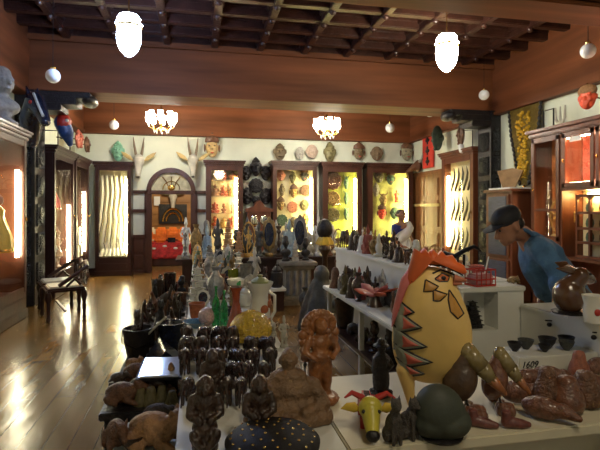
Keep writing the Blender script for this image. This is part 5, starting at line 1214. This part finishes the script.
t = thing('flowered_jug', 'tall white jug with red flowers and wide mouth behind the amber vase', 'jug', p); t.scale = (s_,) * 3
B().lathe(shell([(8, 0), (9, 3), (11, 12), (10, 26), (8, 36), (8.5, 42), (13, 50), (13.5, 52)], 1), seg=32).obj('body', CERW, t)
B().lathe([(8.5, 51), (9, 53), (6, 56), (2, 57), (3, 59), (.1, 60)], seg=20).obj('green_lid', M('pale green lid', (.30, .33, .15), .3), t)
B().tube([(9, 0, 42), (15, 0, 38), (15, 0, 22), (10.5, 0, 14)], 1.6, 8).obj('handle', CERW, t)
for a, z, r in ((-1.2, 26, 4.5), (-.6, 14, 5), (-2.1, 18, 4), (-.4, 30, 4)): B().ell((9.4 * math.cos(a), 9.4 * math.sin(a), z), (r, 1.6, r), rot=(0, 0, a + PI / 2), u=10, v=6).obj('red_flower', TERR, t)
for kd, px, py, hp_, m, w_, l, nm in (
    ('bottle', 216, 326, 40, GG, .8, 'taller green glass bottle at left of the pair', None), ('bottle', 224, 328, 38, GG, .8, 'wide green glass bottle at right of the pair', None), ('bottle', 214, 305, 40, GC, .75, 'clear glass bottle behind the green pair', None),
    ('ball', 207, 326, 19, M('pale pink glass', (.55, .38, .36), .15, 0, .3, 10, .3, coat=.5), .95, 'pale pink glass ball left of the green bottles', None), ('dish', 196, 328, 7, CERB, 1, 'pale blue dish at the left edge of the white table', None), ('ball', 211, 343, 12, CERW, 1.2, 'small white domed ornament in front of the green bottles', None),
    ('dish', 222, 340, 6, CERB, .9, 'blue dish in front of the green bottles', None), ('pot', 197, 318, 15, TERR, 1.1, 'small terracotta pot at the left edge of the white table', None), ('frame', 203, 308, 19, CERW, 1, 'small white oval frame behind the terracotta pot', None),
    ('ball', 203, 294, 17, SILV, 1, 'grey silver ball behind the white oval frame', None), ('goblet', 233, 293, 24, GY, 1.2, 'yellow green glass goblet behind the red brown vase', None), ('jar', 245, 306, 20, CERW, 1, 'white lidded jar between the red brown vase and the flowered jug', None),
    ('pot', 229, 316, 9, BLUEB, 1.2, 'dark blue cup beside the green bottles', None), ('standing', 268, 316, 34, W5, .8, 'orange brown figure right of the flowered jug', None), ('teapot', 271, 331, 14, STL, .8, 'pale teapot at the right edge of the white table', None), ('bust', 257, 300, 24, STL, .8, 'pale bust behind the flowered jug', None), ('jug', 222, 299, 25, W6, .8, 'red brown jug behind the clear bottle', None), ('bird', 222, 285, 14, STL, 1, 'pale bird on the table behind the clear bottle', None)):
    on(kd, px, py, TM, hp_, m, l, wx=w_)
def row_items(prefix, rows, cols, X, Y, z, kinds, mats, hs, group, where, col_names, jit=.012, seed=1, skip=(), cell=.068):
    rnd = random.Random(seed)
    for i in range(rows):
        for j in range(cols):
            kd = kinds[rnd.randrange(len(kinds))]; mn, m = mats[rnd.randrange(len(mats))]; h = rnd.uniform(*(hs(i) if callable(hs) else hs)); rz = rnd.uniform(-.8, .8); jx, jy = rnd.uniform(-jit, jit), rnd.uniform(-jit, jit)
            if (i, j) in skip: continue
            if kd in ('dish', 'bowl', 'lying', 'chest', 'duckflat', 'fish', 'shoe', 'elephant'): h *= {'dish': .2, 'bowl': .45, 'lying': .5, 'chest': .5, 'duckflat': .45, 'fish': .5, 'shoe': .4, 'elephant': .7}[kd]
            if kd not in CACHE: CACHE[kd] = KIND[kd]()
            ex = max(max(abs(v.co.x), abs(v.co.y)) for _, me, _m in CACHE[kd] for v in me.vertices); wv = max(.5, min(.85, cell / (ex * h)))
            put(kd, (X(i, j) + jx, Y(i, j) + jy, z), h, m, '%s %s, %s %s' % (mn, LN[kd], where(i), col_names[j]), group=group, rz=rz + (PI / 2 if kd in ('lying', 'fish', 'horse') else 0), wx=wv)
LN = dict(standing='standing figure', buddha='seated figure', ganesha='elephant god', elephant='elephant', horse='horse', lying='lying animal', cat='sitting animal', bust='bust', bird='bird', tableau='dancer', urn='urn', bottle='bottle', bowl='bowl', dish='dish', pot='pot', goblet='goblet', candle='candlestick', ball='ball', bell='hand bell', jug='jug', teapot='teapot', chest='little chest', jar='lidded jar', frame='oval frame', bookend='carved head', fish='fish', tower='tower model', shoe='wooden shoe', pear='pear shape', duckflat='lying duck', plaque='plate')
MS = [('pale stone', STL), ('grey stone', ST), ('tarnished silver', SILV), ('dark stone', STD), ('bronze', BRZ), ('green bronze', GRN), ('pale stone', STL), ('brown', W3), ('white', CERW), ('tan', W4), ('ochre', M('ochre wood')), ('pale blue', M('pale blue glaze', (.30, .40, .46), .2, 0, .3, 7, .1))]
row_items('', 11, 4, lambda i, j: .0 + .135 * j, lambda i, j: 3.85 + .275 * i, TM, ['standing', 'buddha', 'ganesha', 'urn', 'candle', 'jar', 'bell', 'tower', 'goblet', 'horse', 'teapot', 'frame', 'bust', 'tableau'], MS, (.18, .34), 'figures beyond the glassware', lambda i: '%s row beyond the glassware,' % ORD[i], ['left edge', 'second from left', 'third from left', 'right edge'], seed=11)
# left bench
MD = [('dark brown', W2), ('dark brown', W2), ('black', BLK), ('brown', W3), ('rosewood', W1), ('dark brown', W2), ('bronze', BRZ)]
row_items('', 12, 3, lambda i, j: -.45 + .13 * j, lambda i, j: 3.72 + .25 * i, .45, ['lying', 'bowl', 'chest', 'cat', 'bookend', 'teapot', 'lying', 'pot', 'elephant', 'horse', 'bust'], MD + [('rust brown', W6), ('tan', W4)], (.2, .33), 'carvings on the black bench', lambda i: '%s bench row beyond the bucket,' % ORD[i], ['aisle side', 'middle', 'table side'], seed=5)
p = atz(160, 352, .45)
t = thing('black_bucket', 'black bucket with a long stick leaning in it on the black bench', 'bucket', (-.42, p.y - .05, .45))
B().lathe(shell([(.08, 0), (.1, .1), (.11, .2)], .008), seg=24).obj('pail', BLK, t); B().tube([(-.11, 0, .19), (-.1, -.1, .12), (0, -.13, .08), (.1, -.1, .12), (.11, 0, .19)], .005, 6).obj('bail', IRON, t)
B().cone((-.05, .02, .03), (.2, -.15, .3), .009, .007, 8).obj('stick', STL, t)
on('pot', 171, 352, .45, 30, BLUEB, 'blue black lacquer pot beside the bucket', wx=.9)
t = thing('lacquer_sled', 'blue black pointed lacquer box on the black bench before the white table', 'box', (-.2, 3.2, .45), R(10))
B().prism([(-.1, 0), (.1, 0), (.1, .09), (-.02, .2), (-.1, .1)], -.17, .17).obj('body', BLUEB, t); B().box((-.0, -.16, .1), (.18, .02, .02), bev=.005).obj('front_bar', BLK, t)
t = thing('glazed_tray', 'shiny white glazed tray reflecting the lamps beside the white table', 'tray', (-.2, 2.86, .60), R(-6)); t.rotation_euler = (R(14), 0, R(-6))
B().bb(-.11, .11, -.1, .1, 0, .015, .006).obj('tray', M('mirror white glaze', (.7, .72, .72), .08, .3, .05, 3, .03, coat=1), t); B().bb(-.125, .125, -.115, .115, -.012, .004, .005).obj('rim', BLK, t); B().bb(-.1, .1, -.08, .08, -.14, -.012).obj('block', BLK, t)
for kd, px, py, hp_, m, rz, w_, l in (
    ('lying', 122, 403, 27, W3, 80, 1, 'brown lying animal at the aisle corner of the black bench'), ('lying', 143, 398, 28, W2, 60, .9, 'dark lying animal second from the aisle corner of the black bench'), ('lying', 158, 392, 26, W3, 30, .9, 'brown lying animal close to the glazed tray'),
    ('lying', 118, 384, 15, W2, 70, .9, 'dark brown lying animal by the edge of the black bench'), ('lying', 136, 380, 22, W3, 95, .9, 'brown lying animal in the second line of the black bench'), ('duckflat', 154, 377, 22, W2, 70, .8, 'dark wooden duck in the second line of the black bench'),
    ('lying', 133, 368, 13, W4, 90, .9, 'tan lying animal farthest back near the bucket'), ('cat', 150, 362, 16, W2, 40, 1, 'dark sitting animal below the bucket'), ('shoe', 112, 394, 12, W2, 20, .9, 'small dark shoe form at the edge of the black bench')):
    on(kd, px, py, .45, hp_, m, l, rz=R(rz), wx=w_)
FZ = .42
for kd, px, py, hp_, m, rz, w_, l in (
    ('lying', 153, 446, 44, W4, 70, .95, 'large tan lying animal on the low stand at the bottom left'), ('lying', 117, 446, 34, W3, 20, .8, 'brown carved animal at the outer corner of the low stand'), ('bowl', 133, 449, 16, W2, 0, 1, 'dark bowl at the very bottom left'),
    ('duckflat', 160, 424, 24, W2, 80, .8, 'glossy black duck across the low stand'), ('fish', 144, 404, 22, M('orange lacquer', (.62, .17, .03), .35, 0, .3, 6, .2), 30, .9, 'bright orange carved fish on the low stand'), ('pear', 141, 410, 22, OLIVE, 0, .9, 'first olive rounded carving from the left on the low stand'), ('pear', 151, 410, 24, OLIVE, 0, .9, 'second olive rounded carving from the left on the low stand'), ('pear', 162, 409, 24, OLIVE, 0, .9, 'third olive rounded carving from the left on the low stand'),
    ('standing', 171, 402, 40, W4, 10, 1.2, 'tan standing figure against the white table on the low stand'), ('bird', 160, 390, 22, W2, 30, .9, 'dark bird at the far end of the low stand'), ('pear', 172, 412, 22, OLIVE, 0, .9, 'rightmost olive rounded carving on the low stand')):
    on(kd, px, py, FZ, hp_, m, l, rz=R(rz), wx=w_)
# back table figures
row_items('', 2, 16, lambda i, j: -.2 + .175 * j, lambda i, j: 8.25 + .38 * i, .70, ['standing', 'buddha', 'ganesha', 'urn', 'candle', 'tower', 'bust', 'tableau', 'standing', 'frame', 'jug'], MS + [('dark brown', W2)], (.42, .74), 'figures on the dark back table', lambda i: ('front', 'rear')[i] + ' row of the dark back table,', [ORD[k] + ' from left' for k in range(16)], seed=23, cell=.1)
p = Vector((2.25, 7.55, .0))
t = thing('flower_headed_stand', 'black round headed figure with yellow collar beyond the tiered counter', 'figure', (1.84, 6.95, 0)); t.scale = (.8, .8, .92)
B().lathe([(.16, 0), (.16, .04), (.05, .1), (.05, .9), (.12, 1.0), (.09, 1.12)], seg=18).obj('stand', W2, t); B().ell((0, 0, 1.32), (.15, .14, .17), u=18, v=12).obj('round_head', BLK, t); B().lathe([(.06, 1.05), (.16, 1.08), (.15, 1.12), (.1, 1.2)], seg=18, flute=.1, nf=9).obj('collar', YEL, t)
t = thing('low_platform', 'low white platform between the long white table and the stone pedestal', 'platform', (.98, 7.35, 0))
B().bb(-.36, .3, -.3, .3, .3, .34, .006).obj('top', WHITE, t); B().bb(-.33, .27, -.27, .27, 0, .3).obj('base', CABD, t)
for k, (x, y, kd, h, m, l) in enumerate(((.76, 7.2, 'urn', .4, STD, 'dark stone urn at left'), (.98, 7.2, 'cat', .34, W2, 'dark brown sitting animal in the middle'), (1.16, 7.2, 'jar', .36, BLK, 'black lidded jar at right'), (.86, 7.5, 'standing', .6, STL, 'pale standing figure behind'))):
    put(kd, (x, y, .34), h, m, l + ' on the low white platform', wx=.75)
for k, (x, y, kd, h, m, l) in enumerate(((.72, 6.6, 'urn', .42, STD, 'dark stone urn on the floor'), (.95, 6.7, 'jar', .3, BRZ, 'bronze lidded jar on the floor'), (1.5, 6.75, 'urn', .4, STD, 'dark urn on the floor right of the stone pedestal'), (.62, 6.0, 'pot', .26, W2, 'dark brown pot on the floor'))):
    put(kd, (x, y, 0), h, m, l + (' before the low white platform' if k != 2 else ''), wx=.8)
# dark draped figure at the end of the aisle
p = atz(328, 322, 0); t = thing('draped_stone_figure', 'dark grey draped seated figure beside the white lower shelf', 'statue', (1.52, 5.95, 0), R(20)); t.scale = (1.1, 1.1, 1.1)
b = B(); b.lathe([(.26, 0), (.25, .1), (.2, .3), (.12, .5), (.1, .56)], seg=20, flute=.1, nf=7); b.ell((0, -.02, .62), (.09, .1, .11)); b.chain([(.1, 0, .48), (.2, -.1, .32), (.05, -.2, .3)], [.08, .07, .05]); b.obj('figure', STD, t, vox=.02, sm=2, rough=(.02, .12))
# tiered counter: upper board, two lines
MU = [('bronze', BRZ), ('dark brown', W2), ('pale stone', STL), ('green bronze', GRN), ('dark brown', W2), ('brown', W3), ('tarnished silver', SILV), ('tan', W4), ('white', CERW), ('dull red', M('dull red paint', (.30, .07, .05), .45, 0, .3, 8, .3)), ('olive', OLIVE)]
KU = ['standing', 'buddha', 'ganesha', 'elephant', 'horse', 'cat', 'bird', 'jar', 'tableau', 'bookend', 'urn', 'bell', 'teapot']
row_items('', 16, 2, lambda i, j: 1.71 + .15 * j, lambda i, j: 3.1 + .165 * i, UT, KU, MU, lambda i: (.12, .2) if i < 8 else (.2, .33), 'figures on the upper white board', lambda i: '%s pair along the upper white board from the rooster,' % ORD[i], ['aisle side', 'wall side'], seed=31, skip=((3, 0),))
put('bust', (1.71, 3.6, UT), .22, CERW, 'white bust standing out on the upper white board', wx=.9)
row_items('', 9, 2, lambda i, j: 1.38 + .15 * j, lambda i, j: 3.3 + .19 * i, .70, KU, MU, (.2, .32), 'figures on the lower white board', lambda i: '%s pair from the rooster along the lower white board,' % ORD[i], ['aisle side', 'wall side'], seed=41, skip=((1, 0), (2, 0), (3, 0), (1, 1), (2, 1)))
row_items('', 6, 1, lambda i, j: 1.44, lambda i, j: 3.2 + .3 * i, .32, ['cat', 'chest', 'urn', 'lying', 'bust', 'pot'], MD, (.22, .3), 'dark things under the white board', lambda i: '%s from the near end' % ORD[i], ['under the lower white board'], seed=51, cell=.11)
# red leaf carving, pink pot, black ball and arch on the lower board
p = Vector((1.44, 3.82, .7)); t = thing('red_leaf_carving', 'red and pink leaf shaped carving spreading over the lower white board', 'carving', p, R(-10))
for k, (a, el, l) in enumerate(((-.2, .4, .2), (.5, .7, .17), (1.3, .3, .17), (2.2, .6, .18), (3.0, .35, .18), (4.1, .25, .19), (5.1, .3, .17), (5.7, .8, .15))):
    B().pillow([(0, 0), (l * .3, .045), (l * .7, .05), (l, 0), (l * .7, -.04), (l * .3, -.035)], (l * .5, 0), .014, Matrix.Translation((0, 0, .09)) @ Euler((0, -el * .8, a)).to_matrix().to_4x4() @ Euler((PI / 2 * .8, 0, 0)).to_matrix().to_4x4()).obj('leaf', PINK if k % 2 else M('orange red leaf paint', (.55, .12, .06), .45, 0, .3, 8, .3), t)
B().lathe([(.07, 0), (.05, .04), (.035, .1)], seg=14).obj('stem', W2, t)
put('pot', (1.42, 4.12, .7), .13, PINK, 'rough pink pot behind the red leaf carving', wx=1)
put('ball', (1.56, 3.74, .7), .13, BLK, 'black ball behind the red leaf carving', wx=1)
t = thing('arched_plaque', 'dark arched plaque leaning near the end of the lower white board', 'plaque', (1.58, 3.36, .7), R(-60))
B().prism([(-.05, 0), (.05, 0), (.05, .1)] + [(.05 * math.cos(a), .1 + .05 * math.sin(a)) for a in [PI * k / 10 for k in range(1, 10)]] + [(-.05, .1)], -.015, .015).obj('plaque', STD, t)

# ================================================================ people
def hand(b, w, d, up, s=1, curl=.5, side=1):
    """palm with five fingers: w wrist, d pointing direction, up palm normal"""
    w, d, up = Vector(w), Vector(d).normalized(), Vector(up).normalized(); sd = d.cross(up).normalized() * side
    pc = w + d * .045 * s
    b.chain([w, w + d * .08 * s + sd * .02 * s], [.026 * s, .02 * s]); b.chain([w, w + d * .08 * s - sd * .022 * s], [.026 * s, .018 * s])
    for k, L_f in enumerate((.072, .08, .074, .058)):
        o = w + d * .088 * s + sd * (.033 - .022 * k) * s; m = o + d * L_f * .5 * s - up * .01 * s; e = m + (d * (1 - curl) - up * curl).normalized() * L_f * .5 * s
        b.chain([o, m, e], [.0095 * s, .0088 * s, .0075 * s], 8)
    o = w + d * .03 * s + sd * .028 * s; b.chain([o, o + (d * .6 + sd * .8).normalized() * .035 * s, o + (d * .9 + sd * .5 - up * .2).normalized() * .066 * s], [.013 * s, .011 * s, .009 * s], 8)
def pt(px, py, d): q = ray(px, py) * d; return Vector((q.x, q.y, EYE + q.z))
def head(b, c, fwd, s=1):
    """head about 0.23 tall, face towards fwd"""
    c = Vector(c); f = Vector(fwd).normalized(); sd = f.cross(Vector((0, 0, 1))).normalized(); u = sd.cross(f).normalized()
    m = Matrix((sd, f, u)).transposed().to_4x4(); m.translation = c
    def P(x, y, z): return m @ Vector((x * s, y * s, z * s))
    e = m.to_euler()
    b.ell(P(0, -.015, .02), (.076 * s, .095 * s, .1 * s), rot=e, u=18, v=12); b.ell(P(0, .03, -.05), (.056 * s, .062 * s, .065 * s), rot=e); b.ell(P(0, .07, -.09), (.026 * s, .022 * s, .02 * s), rot=e)
    b.cone(P(0, .08, .015), P(0, .112, -.03), .009 * s, .017 * s, 10); b.ell(P(0, .105, -.03), .013 * s)
    for q in (-1, 1): b.ell(P(q * .08, -.01, -.01), (.012 * s, .022 * s, .032 * s), rot=e); b.ell(P(q * .033, .07, .03), (.02 * s, .014 * s, .008 * s), rot=e)
    b.ell(P(0, .088, -.058), (.024 * s, .012 * s, .007 * s), rot=e); b.ell(P(0, .084, -.07), (.022 * s, .012 * s, .008 * s), rot=e)
    return m, e
# --- man in blue
t = thing('person', 'man in blue denim shirt and black cap leaning over the white counter', 'person', (2.6, 3.1, 0))
off = Vector((2.6, 3.1, 0))
def W_(v): return Vector(v) - off
hc = W_(pt(507, 226, 3.2)); nk = W_(pt(523, 234, 3.26)); ls, rs = W_(pt(540, 247, 3.16)), W_(pt(533, 243, 3.46))
ch = W_(pt(541, 256, 3.32)); pv = W_(pt(570, 303, 3.45)); le, lw = W_(pt(560, 275, 3.14)), W_(pt(556, 308, 3.05)); re, rw = W_(pt(545, 282, 3.5)), W_(pt(540, 308, 3.4))
back = RT
lh, rh = pv + Vector((-.05, -.11, -.03)), pv + Vector((.06, .1, -.03))
fl, fr_ = Vector((.0, -.2, 0)), Vector((.18, .12, 0))
kl, kr = (lh + fl) / 2 + Vector((-.07, 0, 0)), (rh + fr_) / 2 + Vector((-.07, 0, 0)); kl.z = .5; kr.z = .5
fdir = (-RT * .8 - FW * .2 + Vector((0, 0, -.5)))
b = B(); hm, he = head(b, hc, fdir); b.chain([hc + Vector((.02, 0, -.03)), nk, ch], [.06, .058, .1])
b.chain([ch, (ch + pv) / 2, pv], [.11, .115, .12]); b.chain([ls, ch, rs], [.045, .085, .045])
b.chain([ls, le, lw], [.045, .038, .027]); b.chain([rs, re, rw], [.045, .035, .027])
b.chain([lh, kl, fl + Vector((0, 0, .08))], [.085, .06, .04]); b.chain([rh, kr, fr_ + Vector((0, 0, .08))], [.085, .06, .04])
hand(b, lw, (-.2, -.1, -1), (1, 0, 0), 1, .3); hand(b, rw, (-.6, -.2, -.8), (.5, 0, -.5), 1, .5, -1)
b.obj('body', SKIN, t, smooth=True, vox=.008, sm=2)
DEN = M('blue denim', (.065, .155, .30), .8, 0, .35, 9, .5, 60)
b = B(); b.chain([nk + (ch - nk) * .35, ch, (ch + pv) / 2, pv], [.08, .14, .145, .165], 16); b.chain([ls, ch, rs], [.078, .11, .078], 14)
b.chain([ls, ls + (le - ls) * .5, le, le + (lw - le) * .45], [.078, .068, .062, .054], 14); b.chain([rs, re, re + (rw - re) * .4], [.075, .066, .058], 14)
b.chain([ch + Vector((-.05, 0, -.06)), (ch + pv) / 2 + Vector((-.08, 0, -.08))], [.09, .07]); sh = b.obj('shirt', DEN, t, smooth=True, vox=.014, sm=3, rough=(.035, .13))
b = B(); b.tube([nk + Vector((math.cos(a) * .062, math.sin(a) * .075, .012 + .02 * math.sin(a * 2))) for a in PI2(16) + [0]], .014, 8); b.obj('collar', DEN, sh)
b = B(); b.chain([lh + Vector((0, 0, .06)), kl, fl + Vector((0, 0, .06))], [.12, .085, .07], 14); b.chain([rh + Vector((0, 0, .06)), kr, fr_ + Vector((0, 0, .06))], [.12, .085, .07], 14); b.ell(pv, (.15, .17, .13)); b.obj('trousers', M('dark trousers', (.03, .035, .05), .7), t, smooth=True, vox=.02, sm=2)
for q in (fl, fr_): B().chain([q + Vector((.05, 0, .045)), q + Vector((-.14, 0, .035))], [.045, .035]).obj('shoe', BLK, t)
b = B(); b.ell((0, -.02, .055), (.087, .105, .075), u=20, v=12); b.pillow([(-.07, .06), (-.06, .14), (0, .17), (.06, .14), (.07, .06), (0, .05)], (0, .1), .008, Matrix.Translation((0, 0, .045)) @ Matrix(((1, 0, 0, 0), (0, 0, 1, 0), (0, -1, 0, 0), (0, 0, 0, 1))))
for v in b.V: v.co = hm @ v.co
b.obj('cap', M('black cap cloth', (.012, .012, .016), .7, 0, .2, 20, .2), t, smooth=True)
b = B(); b.ell((0, -.06, -.01), (.078, .05, .055), u=16, v=10)
for v in b.V: v.co = hm @ v.co
b.obj('hair', HAIR, t, smooth=True)
b = B(); 
for q in (-1, 1): b.ell((q * .033, .083, .014), (.012, .006, .007), u=10, v=6)
for v in b.V: v.co = hm @ v.co
b.obj('eyes', BLK, t, smooth=True)
# --- woman in a white sari
wp = aty(401, 216, 9.0)
t = thing('person', 'woman in white sari and dark blue blouse standing before the back cabinets', 'person', (wp.x, 9.0, 0), R(25)); t.scale = (1.22, 1.22, 1.0)
b = B(); hm, he = head(b, (0, -.01, 1.40), (-.2, -1, -.25), .9); b.chain([(0, 0, 1.34), (0, 0, 1.22)], [.045, .05]); b.chain([(-.13, 0, 1.19), (0, 0, 1.2), (.13, 0, 1.19)], [.05, .08, .05]); b.chain([(0, 0, 1.15), (0, 0, .98), (0, 0, .82)], [.12, .095, .13])
for s in (-1, 1): b.chain([(s * .15, 0, 1.18), (s * .2, -.02, .95), (s * .16, -.16, .8)], [.042, .035, .024]); b.chain([(s * .07, 0, .8), (s * .07, -.01, .42), (s * .07, 0, .06)], [.085, .055, .035]); hand(b, (s * .16, -.16, .8), (-s * .5, -.8, -.2), (0, 0, 1), .85, .4, -s)
b.obj('body', SKIN, t, smooth=True, vox=.009, sm=2)
b = B(); b.chain([(-.12, 0, 1.17), (0, 0, 1.14), (.12, 0, 1.17)], [.062, .105, .062]); b.chain([(0, 0, 1.14), (0, 0, 1.02)], [.118, .108])
for s in (-1, 1): b.chain([(s * .15, 0, 1.18), (s * .18, -.01, 1.04)], [.055, .048])
b.obj('blouse', M('dark blue cloth', (.03, .04, .22), .7), t, smooth=True, vox=.016, sm=2)
SAR = M('white sari cloth', (.72, .72, .68), .75, 0, .06, 6, .3, 20)
b = B(); b.lathe([(.26, .02), (.24, .4), (.17, .85), (.12, 1.0), (.001, 1.02)], seg=28, flute=.05, nf=9); b.obj('sari_skirt', SAR, t, smooth=True)
b = B(); b.chain([(-.1, -.05, .92), (.0, -.09, 1.04), (.08, -.09, 1.14), (.13, -.03, 1.22), (.16, .06, 1.16), (.18, .1, .9)], [.1, .1, .085, .065, .065, .08], 14); b.obj('sari_drape', SAR, t, smooth=True, vox=.016, sm=2, rough=(.015, .1))
b = B(); b.ell((0, -.035, .035), (.08, .09, .09), u=18, v=12); b.ell((0, -.12, -.02), .045)
for v in b.V: v.co = hm @ (v.co * .92)
b.obj('hair', HAIR, t, smooth=True)
